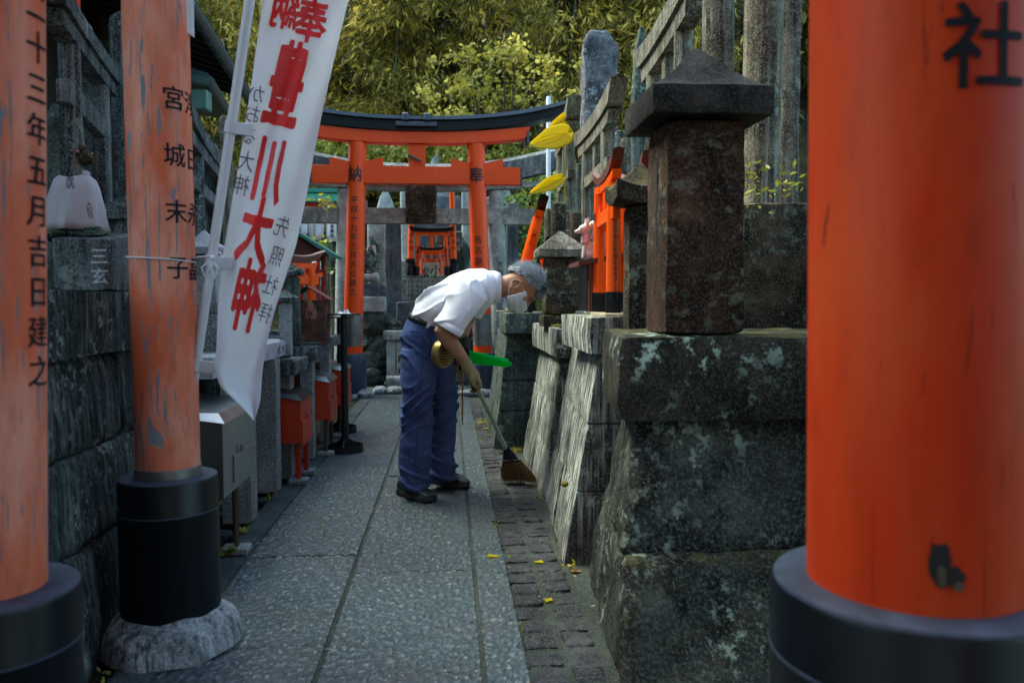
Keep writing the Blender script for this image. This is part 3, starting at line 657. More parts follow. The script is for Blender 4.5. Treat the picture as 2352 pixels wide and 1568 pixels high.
# round-headed stone posts behind the roofed tomb
def post_stone(label, x0, x1, ytop, Y, zb=.86, rnd_=True, mat='stone_brown', seed=0):
    a, b_ = P(x0, ytop, Y), P(x1, ytop, Y); r = (b_.x - a.x) / 2; h = a.z - zb; prof = [(r, 0), (r, h * .5), (r * .97, h - r * .5), (r * .9, h - r * .25), (r * .6, h - r * .08), (r * .15, h)] if rnd_ else [(r, 0), (r * .98, h * .97), (r * .8, h)]
    mb = MB().lathe(prof, 20); mb.v = [v + noise.noise_vector(v * 20 + Vector((seed, 0, 0))) * .004 for v in mb.v]
    o = mb.build('stone_post', M[mat]); o.location = ((a.x + b_.x) / 2, Y, zb); tag(o, label, 'stone post')
post_stone('thick round-topped stone post directly behind the small roofed tomb', 1265, 1301, 464, 5.6)
post_stone('shorter round-topped stone post with a white band joint, nearer the fox figures', 1309, 1337, 486, 5.3, seed=3)
post_stone('mossy dark stone post below the slim far gate', 1322, 1345, 375, 6.2, mat='stone_green', seed=5)
post_stone('narrow pale stone post left of the thick round-topped one', 1250, 1268, 478, 6.6, mat='stone_shaft', seed=6)
post_stone('dark green stone post behind the near slim gate', 1412, 1436, 300, 5.9, mat='stone_green', seed=9)
post_stone('broken brown stone post over the fox figures', 1425, 1450, 318, 5.5, mat='stone_shaft', seed=11, rnd_=False)
a, b_ = P(1300, 530, 5.4), P(1312, 530, 5.4); o = MB().tube([a, b_], .006, 8).build('steel_tie', M['steel']); tag(o, 'short steel tie rod between two stone posts', 'rod')
def gate_text(t, x, r, text, size, pitch, z0, ang, off=.004, mat='ink'):
    q = MB()
    for i, ch in enumerate(text):
        zc_ = z0 - pitch * i
        def fn(a, y): rr_ = r * 1.06 + .0012; an = ang + a * size / rr_; return Vector((x + rr_ * math.cos(an), rr_ * math.sin(an), zc_ + y * size))
        write(q, ch, fn, off)
    q.build('lettering', M[mat], t, False, 0, False)
# ------------------------------------------------------------------ small votive gates on the platforms
a, b_ = P(1409, 700, 3.17), P(1377, 700, 3.56); d = b_ - a
qq = Quaternion((0, 0, 1), math.atan2(d.y, d.x)); half = math.hypot(d.x, d.y) / 2
for k, (dx, dy, lab) in enumerate(((0, 0, 'nearest small bright orange gate with black feet and a column of writing'), (.13, .05, 'small bright orange gate standing behind the nearest inscribed one'))):
    g = torii('votive_gate', lab, ((a.x + b_.x) / 2 + dx, (a.y + b_.y) / 2 + dy, 1.0), qq, half, half * .96, .515, .030, half * 1.42, NM, nz=.78, nh=.06, nl=half * 1.3, kth=.03, sth=.032, sl=half * 1.3, curve=.05, kd=1.5, base=(.0335, .085), cat='votive gate', group='small orange votive gates')
    MB().box((0, 0, -.009), (half * 2 + .16, .09, .014), .002).build('plinth_board', M['wood_pale'], g, False)
    if k == 0:
        gate_text(g, -half, .030, '加古川市野口町', .023, .0245, .40, math.pi + .12); gate_text(g, -half, .030, '株式会社ティエルブイ', .022, .0235, .225, math.pi + .12)
        gate_text(g, half, .030, '納', .05, .05, .42, math.pi - .5, .01); gate_text(g, -half, .030, '大', .05, .05, .455, math.pi + .1, .01)
# toppled gates lying on the far platform
def fallen(label, px, py, Y, half, H, r, yaw, tilt, roll=0):
    c_ = P(px, py, Y); c_.z = .968; q = Quaternion((0, 0, 1), R(yaw)) @ Quaternion((1, 0, 0), R(tilt)) @ Quaternion((0, 1, 0), R(roll))
    return torii('votive_gate', label, c_, q, half, half * .95, H, r, half * 1.7, (M['vermilion_new'], M['vermilion_new'], M['black_paint'], M['black_paint']), nz=.78, nh=.07, nl=half * 1.28, kth=.05, sth=.045, sl=half * 1.4, curve=.05, base=(r * 1.12, .1), kd=1.6, cat='votive gate', group='small orange votive gates')
fallen('largest tilted orange gate leaning back among the stone posts', 1178, 712, 6.05, .17, .70, .042, 86, 15)
fallen('small leaning orange gate below the largest tilted one', 1200, 714, 5.75, .13, .33, .018, 80, 22)
fallen('tilted little orange gate resting next to the roofed tomb', 1216, 714, 5.62, .12, .36, .017, 84, 14)
fallen('little orange gate slumped farthest toward the path edge', 1190, 714, 5.62, .11, .25, .014, 70, 30)
for i, (px, py, Y, rz_, lab) in enumerate(((1165, 712, 5.62, 20, 'pale broken wooden slat nearest the platform corner'), (1185, 714, 5.6, -25, 'pale broken wooden slat crossing under another'), (1178, 708, 5.8, 50, 'pale broken wooden slat lying toward the orange gates'))):
    c_ = P(px, py, Y); c_.z = .972 + i * .012; o = MB().box((0, 0, 0), (.16, .022, .01), .002).build('wood_slat', M['wood_pale']); o.location = c_; o.rotation_euler = (.05, .04, R(rz_)); tag(o, lab, 'slat', 'broken slats on the far platform')
# tiny red shrine and porcelain foxes
t = thing('miniature_shrine', 'knee-high red and black wooden shrine box with sloping lid under the white foxes', 'shrine', (.70, 3.68, .986))
x0, x1 = P(1338, 650, 3.72).x, P(1338, 650, 3.72).x + .13
MB().span((x0, 3.56, .987), (x1, 3.78, 1.215), .003).build('box', M['maroon'], t)
MB().span((x0 - .004, 3.58, .995), (x0 - .001, 3.76, 1.205), .001).build('door', M['black_paint'], t)
q = MB(); q.hexa([(x0 - .05, 3.53, 1.205), (x1 + .02, 3.53, 1.24), (x1 + .02, 3.82, 1.24), (x0 - .05, 3.82, 1.205), (x0 - .05, 3.53, 1.225), (x1 + .02, 3.53, 1.262), (x1 + .02, 3.82, 1.262), (x0 - .05, 3.82, 1.225)]); q.build('lid', M['maroon'], t, ang=0)
MB().span((x0 - .02, 3.54, .986), (x1 + .02, 3.80, 1.0), .002).build('foot_board', M['steel'], t)
def fox(name, label, loc, h, yaw, mfur, mbib, seated=True, group=None, cape=False, mbib2=None, hs=1.0):
    """sitting fox looking along local -x"""
    t = thing(name, label, 'fox statue', loc, rzq(yaw), group); s_ = h; mb = MB()
    mb.ball((.06 * s_, 0, .25 * s_), (.17 * s_, .13 * s_, .25 * s_)); mb.ball((-.03 * s_, 0, .42 * s_), (.12 * s_, .11 * s_, .2 * s_))
    mb.tube([(0, 0, .5 * s_), (-.05 * s_, 0, .66 * s_), (-.08 * s_, 0, .74 * s_)], [.1 * s_, .085 * s_, .08 * s_], 10)
    hd_ = MB(); hd_.ball((-.09 * s_, 0, .78 * s_), (.105 * s_, .09 * s_, .09 * s_)); hd_.tube([(-.13 * s_, 0, .77 * s_), (-.21 * s_, 0, .74 * s_), (-.27 * s_, 0, .73 * s_)], [.062 * s_, .042 * s_, .024 * s_], 10)
    for e in (-1, 1):
        hd_.tube([(-.05 * s_, e * .055 * s_, .83 * s_), (-.035 * s_, e * .07 * s_, .93 * s_), (-.03 * s_, e * .072 * s_, 1.0 * s_)], [(.03 * s_, .045 * s_), (.02 * s_, .03 * s_), (.005 * s_, .006 * s_)], 8)
        mb.tube([(-.07 * s_, e * .06 * s_, .45 * s_), (-.12 * s_, e * .055 * s_, .2 * s_), (-.13 * s_, e * .055 * s_, .03 * s_), (-.17 * s_, e * .055 * s_, .02 * s_)], [.05 * s_, .036 * s_, .034 * s_, .03 * s_], 8)
        mb.ball((.08 * s_, e * .09 * s_, .13 * s_), (.13 * s_, .06 * s_, .13 * s_))
    nk = Vector((-.07 * s_, 0, .72 * s_)); grow = lambda v: nk + (v - nk) * hs; hd_.v = [grow(v) for v in hd_.v]; mb.add(hd_.v, hd_.f)
    mb.tube([(.2 * s_, 0, .08 * s_), (.3 * s_, 0, .2 * s_), (.29 * s_, 0, .42 * s_), (.24 * s_, 0, .6 * s_)], [.04 * s_, .075 * s_, .08 * s_, .02 * s_], 10)
    remesh(mb, .022 * s_, 2).build('body', mfur, t, False, 80)
    q = MB(); R_ = []; lo = .02 if cape else .42
    for k in range(9):
        u = k / 8; z = lerp(.62 if cape else .66, lo, u); rx = lerp(.105, .30 if cape else .17, u ** (.42 if cape else .8)); ry = lerp(.1, .30 if cape else .16, u ** (.42 if cape else .8)); ring = []
        for i in range(25):
            an = math.pi + (-1 + 2 * i / 24) * (2.6 if cape else 1.1 + .9 * (1 - u)); f = 1 + (.07 * u * math.sin(9 * an + 1.3) if not cape else .13 * u ** .7 * math.sin(8 * an + 2.5 * u) + .05 * u * math.sin(17 * an) + .05 * noise.noise(Vector((math.cos(an) * 3, math.sin(an) * 3, u * 4))))
            ring.append(Vector(((-.045 + .05 * u + math.cos(an) * rx * f) * s_, math.sin(an) * ry * f * s_, z * s_)))
        R_.append(ring)
    q.rings(R_, False, False); o = q.build('bib', mbib, t, False, 80, False); sm = o.modifiers.new('t', 'SOLIDIFY'); sm.thickness = .012 * s_
    MB().tube([Vector(((-.05 + math.cos(a) * .105) * s_, math.sin(a) * 0.1 * s_, (.62 if cape else .66) * s_)) for a in [2 * math.pi * i / 16 for i in range(17)]], (.035 if cape else .018) * s_, 8).build('bib_tie', mbib2 or mbib, t, False, 80)
    q = MB()
    for e in (-1, 1): q.tube([(-.066 * s_, e * .056 * s_, .84 * s_), (-.052 * s_, e * .07 * s_, .96 * s_)], [(.012 * s_, .022 * s_), (.004 * s_, .005 * s_)], 6); q.ball((-.165 * s_, e * .06 * s_, .80 * s_), .012 * s_, 6, 4)
    q.v = [grow(v) for v in q.v]; q.build('face_details', M['ear_pink'], t, False); return t
p_ = P(1349, 598, 3.66); fox('fox_figure', 'white porcelain fox with pink bib sitting in front on the red shrine lid', (p_.x, p_.y, 1.243), .165, 8, M['fox_white'], M['bib_pink'], hs=1.55)
p_ = P(1368, 598, 3.66); fox('fox_figure', 'white porcelain fox with pink bib half hidden behind the orange gate post', (p_.x + .01, p_.y, 1.262), .165, 8, M['fox_white'], M['bib_pink'], hs=1.55)
# big yellow leaves on a stalk and the white pole
t = thing('yellow_leaf_plant', 'large yellow leaves on a thin stalk in front of the white pole', 'plant', P(1292, 560, 6.2))
def big_leaf(tip, stem, wpx, Y, curl=1.0, seed=0):
    """heart-shaped blade from its stalk end to its tip, folded along the midrib"""
    q = MB(); tp, sp = Vector((*tip, 0)), Vector((*stem, 0)); ax = tp - sp; nr = Vector((-ax.y, ax.x, 0)).normalized(); rows = []
    for k in range(19):
        u = k / 18; w_ = wpx * (math.sin(math.pi * min(1, u ** .62)) ** .75) * (1 + .05 * math.sin(u * 13 + seed)) + .6; row = []
        for j in range(-6, 7):
            v = j / 6; p_ = sp + ax * (u - .12 * abs(v) * (1 - u)) + nr * v * w_; z = Y - .008 * abs(v) * curl - .01 * u * curl + .002 * math.sin(v * 5 + u * 6 + seed) * abs(v); row.append(P(p_.x, p_.y, z))
        rows.append(row)
    q.rings(rows, False, False); o = q.build('leaf', M['leaf_yellow'], t, ang=180, fix=False); o.modifiers.new('t', 'SOLIDIFY').thickness = .0015
    for sg in (-1, 0, 1): MB().tube([rows[k][6 + int(sg * 4 * k / 14)] - Vector((0, .004, 0)) for k in range(1, 15, 3)], .0022, 5).build('vein', M['leaf_yellow'], t)
big_leaf((1217, 333), (1306, 306), 27, 6.2, 1, 1); big_leaf((1216, 444), (1290, 410), 15, 6.25, 1.3, 2); big_leaf((1262, 290), (1312, 266), 13, 6.4, 1, 3)
MB().tube([P(1294, 600, 6.3), P(1298, 470, 6.3), P(1296, 380, 6.3), P(1292, 310, 6.3)], .006, 6).build('stalk', M['fern'], t)
for y_ in (320, 420): MB().tube([P(1296, y_ + 25, 6.3), P(1280, y_, 6.25)], .004, 6).build('leaf_stem', M['fern'], t)
p_ = P(1259, 700, 9.6); o = MB().lathe([(.027, 0), (.027, P(1259, 224, 9.6).z - .86), (.02, P(1259, 222, 9.6).z - .86)], 14).build('white_pole', M['white_plastic']); o.location = (p_.x, 9.6, .86); tag(o, 'plain white plastic pole standing up behind the end of the orange gate', 'pole')
# ------------------------------------------------------------------ heavy vermilion posts close to the camera
def big_post(label, bx, by, tx, Y, r, rb, zt, mat, cone=None, band=False, zfoot=0, sleeve='sleeve_dark'):
    a = P(bx, by, Y); b_ = P(tx, 0, Y); dr = (b_ - a).normalized(); a0 = a - dr * (a.z / dr.z); L = 3.6
    qd = Vector((0, 0, 1)).rotation_difference(dr); t = thing('torii_post', label, 'torii post', a0, qd); R_ = []
    for k in range(40):
        z = max(.02, zt - .06) + (L - zt) * k / 39; R_.append([Vector((math.cos(an) * rr_, math.sin(an) * rr_, z)) for an in [2 * math.pi * i / 40 for i in range(40)] for rr_ in [r * (1 + .008 * noise.noise(Vector((math.cos(an) * 1.5, math.sin(an) * 1.5, z * 1.3 + Y))))]])
    MB().rings(R_).build('shaft', mat, t, False, 60)
    zf = .09 if cone else 0.0
    pr = [(rb * .99, zf), (rb, zf + .01), (rb, zt - .105), (rb * 1.012, zt - .10), (rb * 1.012, zt - .092), (rb, zt - .088), (rb, zt - .006), (rb * .985, zt)]
    MB().lathe(pr + [(r * .99, zt + .002)], 48).build('sleeve', M[sleeve], t, False, 40)
    MB().lathe([(rb * .985, zt - .002), (rb * .975, zt + .004), (r * 1.0, zt + .006), (r * .9, zt + .002)], 48).build('sleeve_rim', M['base_top'], t, False, 40)
    MB().lathe([(rb * 1.003, zt - .099), (rb * 1.016, zt - .0985), (rb * 1.016, zt - .0935), (rb * 1.003, zt - .093)], 48).build('sleeve_band', M['base_top'], t, False, 40)
    if band: MB().lathe([(r * 1.03, zt + .004), (r * 1.035, zt + .02), (r * 1.03, zt + .034), (r * 1.0, zt + .036)], 40).build('clear_band', M['steel_dull'], t, False, 50)
    if cone:
        q = MB(); R_ = []
        for k in range(9):
            u = k / 8; R_.append([Vector((math.cos(an) * rr_, math.sin(an) * rr_, .115 * u ** .8 + .01 * noise.noise(Vector((an * 2, u * 3, 1))))) for an in [2 * math.pi * i / 48 for i in range(48)] for rr_ in [lerp(cone, rb * .98, u ** 1.7) * (1 + .05 * noise.noise(Vector((math.cos(an) * 2, math.sin(an) * 2, u))))]])
        q.rings(R_).build('mortar_collar', M['mortar'], t, False, 70)
    return t, qd, a0
def post_text(t, Y, r, px, col, text, pitch, size, y0, off, eps=.0015, wide=1.0):
    """col: angle on the shaft measured from the side turned to the camera"""
    m_ = MW[t.name]; v = m_.inverted() @ CAM; ang = math.atan2(v.y, v.x) + col; p_ = m_.inverted() @ P(px, y0, Y - r * .9); q = MB()
    write_on_post(q, text, size, pitch, p_.z, lambda z: r * 1.006, ang, off, eps, wide); q.build('lettering', M['ink_soft'], t, False, 0, False)
pl2, _, _ = big_post('flaking orange post on a black sleeve with mortar collar, tied to the banner', 387, 1092, 357, 2.48, .0925, .143, P(387, 1094, 2.48).z, M['vermilion_old'], .203, True)
post_text(pl2, 2.48, .0925, 400, .47, '宮城末子', .163, .072, 222, .006); post_text(pl2, 2.48, .0925, 425, 1.22, '浄日永晶', .163, .072, 225, .006)
pl1, _, _ = big_post('faded pinkish orange post cut by the frame edge, nearest on its side', -24, 1352, -34, 1.50, .0925, .150, P(-24, 1352, 1.50).z, M['vermilion_old'])
post_text(pl1, 1.50, .0925, 95, .98, '二十三年五月吉日建之', .0715, .060, -20, .004)
pr1, _, _ = big_post('glossy deep red post on a dark sleeve filling the frame\'s edge', 2096, 1335, 2114, 1.05, .1405, .190, P(2096, 1338, 1.05).z, M['vermilion_deep'], sleeve='sleeve_dark')
post_text(pr1, 1.05, .1405, 2255, .53, '社', .1, .108, 112, .012)
m_ = MW[pr1.name]; v = m_.inverted() @ CAM; an0 = math.atan2(v.y, v.x)
zk = (m_.inverted() @ P(2160, 1305, .93)).z
def patch(cx, cz, rx, rz_, seed, eps, name, mat, n_=26):
    """an irregular mark lying on the shaft"""
    q = MB(); rings = []
    for k in range(1, 6):
        u = k / 5; ring = []
        for i in range(n_):
            an = 2 * math.pi * i / n_; f = 1 + .28 * noise.noise(Vector((math.cos(an) * 1.6, math.sin(an) * 1.6, seed))) + .12 * noise.noise(Vector((math.cos(an) * 5, math.sin(an) * 5, seed)))
            x, z = cx + math.cos(an) * rx * f * u, cz + math.sin(an) * rz_ * f * u; r_ = .1405 * 1.008 + eps; a_ = an0 + x / r_; ring.append(Vector((r_ * math.cos(a_), r_ * math.sin(a_), zk + z)))
        rings.append(ring)
    q.rings(rings, False); q.add(rings[0], [list(range(n_))]); q.build(name, M[mat], pr1, False, 60, False)
M['bare_wood'] = plain('bare_wood', (.10, .085, .05), .8, var=.7, scale=60, stretch=(1, 1, .3))
patch(.030, .010, .0135, .028, 1.3, .0012, 'knot_hole', 'hall_dark'); patch(.046, -.004, .012, .013, 4.1, .0010, 'knot_hole', 'hall_dark'); patch(.032, -.004, .006, .014, 7.7, .0022, 'knot_wood', 'bare_wood'); patch(.052, -.016, .006, .006, 2.2, .0022, 'knot_wood', 'bare_wood')
# unseen tunnel of gates behind the camera, added to shade the foreground
for k in range(7):
    yk = .42 - .5 * k
    torii('torii_gate', ['first', 'second', 'third', 'fourth', 'fifth', 'sixth', 'seventh'][k] + ' orange gate of the unseen tunnel added behind the viewpoint for shade', (-.12, yk, 0), None, .80, .78, 2.15, .085, 1.25, (M['vermilion_deep'], M['vermilion_deep'], M['black_paint'], M['black_paint']), nz=.82, nh=.14, nl=1.05, kth=.09, sth=.09, curve=.06, base=(.12, .4), wedges=False, group='unseen shade gates added behind the viewpoint')
# unseen crossbeams over the near posts, added above the frame to block sky light
for (px_, rr_, lab_, yy, t_) in (('a', 0, '', 2.48, pl2), ('b', 0, '', 1.50, pl1), ('c', 0, '', 1.05, pr1)):
    c_ = MW[t_.name].inverted()
    for z0, z1, dp, L0, L1, nm, mt_ in ((2.30, 2.46, .12, -1.25, 1.15, 'tie_beam', 'vermilion_old'), (2.66, 2.80, .17, -1.4, 1.3, 'lintel', 'vermilion_old'), (2.802, 2.92, .26, -1.5, 1.4, 'top_rail', 'black_paint')):
        MB().span((L0, yy - dp / 2, z0), (L1, yy + dp / 2, z1), .006).build(nm, M[mt_], t_)
# ------------------------------------------------------------------ banner on its pole
lerpk = lambda T, k: np.interp(k, [a for a, _ in T], [b for _, b in T])
EL = [(0, 604), (100, 590), (210, 575), (340, 555), (480, 530), (600, 510), (700, 501), (800, 498), (845, 492), (880, 503), (895, 512), (925, 545), (950, 570), (965, 583)]
ER = [(-40, 806), (0, 800), (100, 776), (210, 751), (280, 736), (345, 723), (440, 706), (560, 681), (640, 655), (720, 629), (790, 612), (850, 603), (920, 598), (945, 591), (966, 584)]
EL = [(-40, 610)] + EL
def ban(x, y):
    l, r_ = lerpk(EL, y), lerpk(ER, y); u = (x - l) / max(r_ - l, 1)
    return 2.47 + .10 * u + .018 * math.sin(u * 6.5 + y * .004) * min(1, (y + 100) / 500) + .010 * math.sin(u * 13 + y * .011) + .006 * math.sin(y * .021 + u * 3)
q = MB(); ys = [-40 + 1006 * k / 80 for k in range(81)]; nx_ = 34; rings = []
for y in ys:
    l, r_ = lerpk(EL, y), lerpk(ER, y); rings.append([P(lerp(l, r_, i / nx_), y, ban(lerp(l, r_, i / nx_), y)) for i in range(nx_ + 1)])
q.rings(rings, False, False)
def cloth_mat(name, col, trans=.25, weave=900, bump=.15, rough=.9, fold=0, var=.06):
    m, nt, b = new_mat(name); n = N(nt); p = n.pos(); f = n.noise(p, 7, 4)
    c = n.mix(n.ramp(f, .3, .7), tuple(x * (1 - var) for x in col), col); n.lk(c, b.inputs['Base Color']); b.inputs['Roughness'].default_value = rough
    b.inputs['Specular IOR Level'].default_value = .2; n.bump(n.noise(p, weave, 2), b, bump, .001)
    if trans:
        t = n.node('ShaderNodeBsdfTranslucent'); n.lk(c, t.inputs[0]); mx = n.node('ShaderNodeMixShader'); mx.inputs[0].default_value = trans
        n.lk(b.outputs[0], mx.inputs[1]); n.lk(t.outputs[0], mx.inputs[2]); n.lk(mx.outputs[0], nt.nodes['Material Output'].inputs[0])
    return m
M['banner'] = cloth_mat('banner', (.84, .84, .90), .35)
bt = thing('banner_flag', 'tall white cloth banner with red brushed characters seen from behind', 'banner', P(520, 900, 2.5))
o = q.build('cloth', M['banner'], bt, ang=180, fix=False); md = o.modifiers.new('t', 'SOLIDIFY'); md.thickness = .0012
def ban_text(items, mat, name, off):
    q = MB()
    for ch, cx, cy, sx, sy, rot in items:
        ca, sa = math.cos(R(rot)), math.sin(R(rot))
        def fn(x, y):
            u, v_ = -x * sx, -y * sy; px, py = cx + u * ca - v_ * sa, cy + u * sa + v_ * ca
            return P(px, py, ban(px, py) - .0035)
        write(q, ch, fn, off)
    q.build(name, M[mat], bt, ang=0, fix=False)
ban_text([('奉', 714, 48, 78, 108, 12), ('納', 655, 22, 66, 96, 12)], 'red_ink', 'dedication_lettering', .0255)
ban_text([('豊', 659, 194, 84, 205, 13), ('川', 619, 388, 70, 160, 12), ('大', 588, 528, 74, 158, 14), ('神', 569, 677, 68, 172, 13)], 'red_ink', 'large_lettering', .036)
ban_text([('か', 590, 215, 40, 46, 12), ('お', 581, 262, 40, 46, 12), ('る', 573, 312, 38, 46, 12), ('大', 566, 370, 40, 52, 12), ('神', 555, 425, 38, 52, 12)], 'grey_ink', 'donor_lettering', -.004)
ban_text([('先', 648, 520, 36, 54, 18), ('照', 636, 588, 32, 50, 18), ('社', 622, 655, 34, 50, 18), ('拝', 609, 718, 32, 50, 18)], 'grey_ink', 'side_lettering', -.004)
# pole
t = thing('banner_pole', 'slanting white plastic pole carrying the banner', 'pole', P(449, 850, 2.5))
pole = lambda y: P(lerp(449, 580, (850 - y) / 890), y, 2.485)
MB().tube([pole(y) for y in (1000, 850, 600, 300, 0, -120)], [.014, .014, .0145, .0148, .015, .015], 16).build('pole', M['white_plastic'], t)
for y, dx in ((293, 36), (598, 32), (838, 34)):
    c_ = pole(y); e = P(lerp(449, 580, (850 - y) / 890) + dx, y + 8, 2.475)
    MB().tube([c_ + (c_ - pole(y + 20)).normalized() * -.018, c_ + (c_ - pole(y + 20)).normalized() * .018], .019, 16).build('clip_ring', M['white_plastic'], t)
    MB().box((c_ + e) / 2 + Vector((.008, -.004, 0)), ((e - c_).length + .02, .007, .036), .002, Matrix.Rotation(R(6), 3, 'Y')).build('banner_clip', M['white_plastic'], t)
# white string round post and pole
t = thing('tie_string', 'thin white string tying the banner pole to the flaking post', 'string', P(390, 592, 2.4))
c_ = P(371, 592, 2.48); pts = []
for i in range(30):
    an = R(210) + R(250) * i / 29; pts.append(c_ + Vector((math.cos(an) * .0965, math.sin(an) * .0965, -.0008 * i)))
pts += [P(455, 590, 2.45), P(488, 588, 2.455)]; MB().tube(pts, .0024, 6).build('loop', M['white_rope'], t)
q = MB(); kx = P(489, 594, 2.44)
for k, (dx, dz, ww) in enumerate(((-.02, -.055, .022), (.006, -.06, .018))): q.tube([kx, kx + Vector((dx - ww * .5, -.01, dz * .5)), kx + Vector((dx, -.01, dz)), kx + Vector((dx + ww * .6, -.01, dz * .5)), kx], .0028, 6)
q.tube([kx, kx + Vector((-.012, -.008, -.06)), kx + Vector((-.02, -.006, -.105))], .003, 6); q.ball(kx, .010, 8, 6); q.tube([kx, kx + Vector((.02, 0, .02)), kx + Vector((.03, 0, .0))], .004, 6)
q.build('bow', M['white_rope'], t)
# ------------------------------------------------------------------ left wall of big blocks
lw = thing('stone_wall', 'dark wall of huge damp stone blocks behind the two flaking posts', 'stone wall', (-1.4, 2.4, 0))
sd = 0
for z0, z1, ys_ in ((-.04, .335, [.4, 1.5, 2.42, 3.06]), (.34, .605, [.4, 1.2, 2.08, 3.05]), (.61, .885, [.4, 1.75, 2.70, 3.05])):
    for y0, y1 in zip(ys_, ys_[1:]):
        sd += 1; x0 = -1.015 - .08 * z0; x1 = -1.015 - .08 * z1
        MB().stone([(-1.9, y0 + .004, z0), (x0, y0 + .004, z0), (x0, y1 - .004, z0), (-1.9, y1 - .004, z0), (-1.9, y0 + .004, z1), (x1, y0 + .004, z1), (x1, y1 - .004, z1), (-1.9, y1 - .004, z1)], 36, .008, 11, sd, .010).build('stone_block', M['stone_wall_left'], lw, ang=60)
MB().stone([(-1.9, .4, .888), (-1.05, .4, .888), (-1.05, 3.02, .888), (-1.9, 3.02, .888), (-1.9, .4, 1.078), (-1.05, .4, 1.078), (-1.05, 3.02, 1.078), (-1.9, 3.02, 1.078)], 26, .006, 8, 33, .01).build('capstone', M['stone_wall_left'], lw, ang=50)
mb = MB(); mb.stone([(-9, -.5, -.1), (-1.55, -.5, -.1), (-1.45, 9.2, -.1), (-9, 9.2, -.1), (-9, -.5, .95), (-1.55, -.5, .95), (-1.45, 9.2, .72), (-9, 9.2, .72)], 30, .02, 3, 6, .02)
mb.build('bank_ground', M['stone_wall_left'], kind='structure')
# inscribed block, caped fox, steles and stone gate on that wall
t = thing('inscribed_block', 'squat dark stone block carved with two characters under the caped fox', 'stone block', (-1.3, 2.8, 1.08))
x0, x1 = P(118, 600, 2.62).x, P(262, 600, 2.62).x
MB().stone([(x0, 2.62, 1.08), (x1, 2.60, 1.08), (x1, 2.95, 1.08), (x0, 2.95, 1.08), (x0, 2.62, P(120, 548, 2.62).z), (x1, 2.60, P(260, 548, 2.62).z), (x1, 2.95, 1.29), (x0, 2.95, 1.29)], 12, .004, 10, 3, .006).build('block', M['stone_left'], t, ang=50)
q = MB(); write_column(q, '三玄', .055, .062, P(228, 588, 2.585), (0, 0, -1), (1, 0, 0), (0, 0, 0), off=.012); q.build('lettering', M['granite_light'], t, ang=0, fix=False)
p_ = P(178, 530, 2.78); MB().stone([(p_.x + sx * .10, p_.y + sy * .10, z) for z in (P(178, 548, 2.62).z, P(178, 548, 2.62).z + .045) for sx, sy in ((-1, -1), (1, -1), (1, 1), (-1, 1))], 8, .012, 12, 3, .02).build('mossy_base', M['moss_rock'], t, ang=70)
fx = fox('fox_statue', 'dark stone fox draped in a white cape with small black writing', (p_.x - .01, p_.y, P(178, 548, 2.62).z + .03), .315, 150, M['stone_brown'], M['bib_white'], cape=True, hs=1.35)
q = MB(); inv = MW[fx.name].inverted()
for px, py, ch, sz in ((160, 410, '奉', .028), (160, 425, '納', .028), (203, 470, '大', .02), (205, 482, '松', .02), (207, 494, '社', .02)):
    c0 = P(px, py, 2.74 - .075); write(q, ch, lambda x, y: c0 + Vector((x * sz, .25 * abs(x) * sz, y * sz)), .008)
q.build('lettering', M['ink'], fx, ang=0, fix=False)
LM = (M['stone_left'], M['stone_left'], M['stone_left'], M['stone_left'])
def side_gate2(label, pn, pf, ytop, zb, r, L, nz, curve, kth, nh, mats, nlk=1.35):
    (xn, Yn), (xf, Yf) = pn, pf; a, b_ = P(xn, 400, Yn), P(xf, 400, Yf); d = b_ - a; half = math.hypot(d.x, d.y) / 2; c_ = (a + b_) / 2; H = P(xf, ytop, Yf).z - zb
    return torii('torii_gate', label, (c_.x, c_.y, zb), Quaternion((0, 0, 1), math.atan2(d.y, d.x)), half, half * .98, H, r, half * L, mats, nz=nz, nh=nh, nl=half * nlk, kth=kth, sth=kth * .85, sl=half * L * .9, curve=curve, wedges=False, gaku=False, nd=r * 1.2, seg=20)
side_gate2('grey stone torii gate with slanting beams behind the caped fox', (166, 2.75), (235, 3.25), 198, 1.05, .036, 1.95, .80, .012, .055, .075, LM)
side_gate2('weathered stone torii gate seen between the flaking post and the banner', (452, 4.3), (506, 5.3), 425, .95, .038, 1.8, .82, .05, .07, .07, LM)
stele('stele', 'tall lichen-green stone slab behind the grey stone gate', 152, 222, 150, 3.3, .12, 1.0, M['stone_green'], .12, 2, .01)
stele('stele', 'dark rounded slab partly cut off by the pinkish post', 88, 132, 235, 3.0, .12, 1.0, M['stone_green'], .3, 12, .014)
stele('stele', 'pale streaked stone slab right against the flaking post', 258, 312, 332, 3.1, .1, 1.06, M['stone_left'], .1, 4, .006)
tomb('stone_tomb', 'dark roofed tomb hidden behind the flaking post beside the carved block', 'stone tomb', (P(300, 600, 3.2).x, 3.2), .95, .085, .40, .115, .03, .07, M['stone_left'], M['stone_left'], seed=2)
c_ = P(472, 640, 3.72); tomb('stone_tomb', 'granite tomb with frosty pale roof next to the knotted string', 'stone tomb', (c_.x, c_.y), .80, .066, .265, .092, .03, .07, M['granite'], M['granite_light'], base=(.085, .19), seed=6, lift=0)
stele('standing_stone', 'broad rough boulder slab above the weathered gate by the banner pole', 442, 506, 322, 5.4, .2, .95, M['stone_left'], .4, 14, .025)
stele('stele', 'rounded lichened slab peeking out beside the flaking post', 420, 462, 270, 5.0, .14, .95, M['stone_left'], .35, 15, .012)
stele('standing_stone', 'slender pale stone with broken flat head behind the banner pole', 500, 526, 262, 5.2, .1, .95, M['stone_shaft'], .05, 16, .01, inset=-.1)
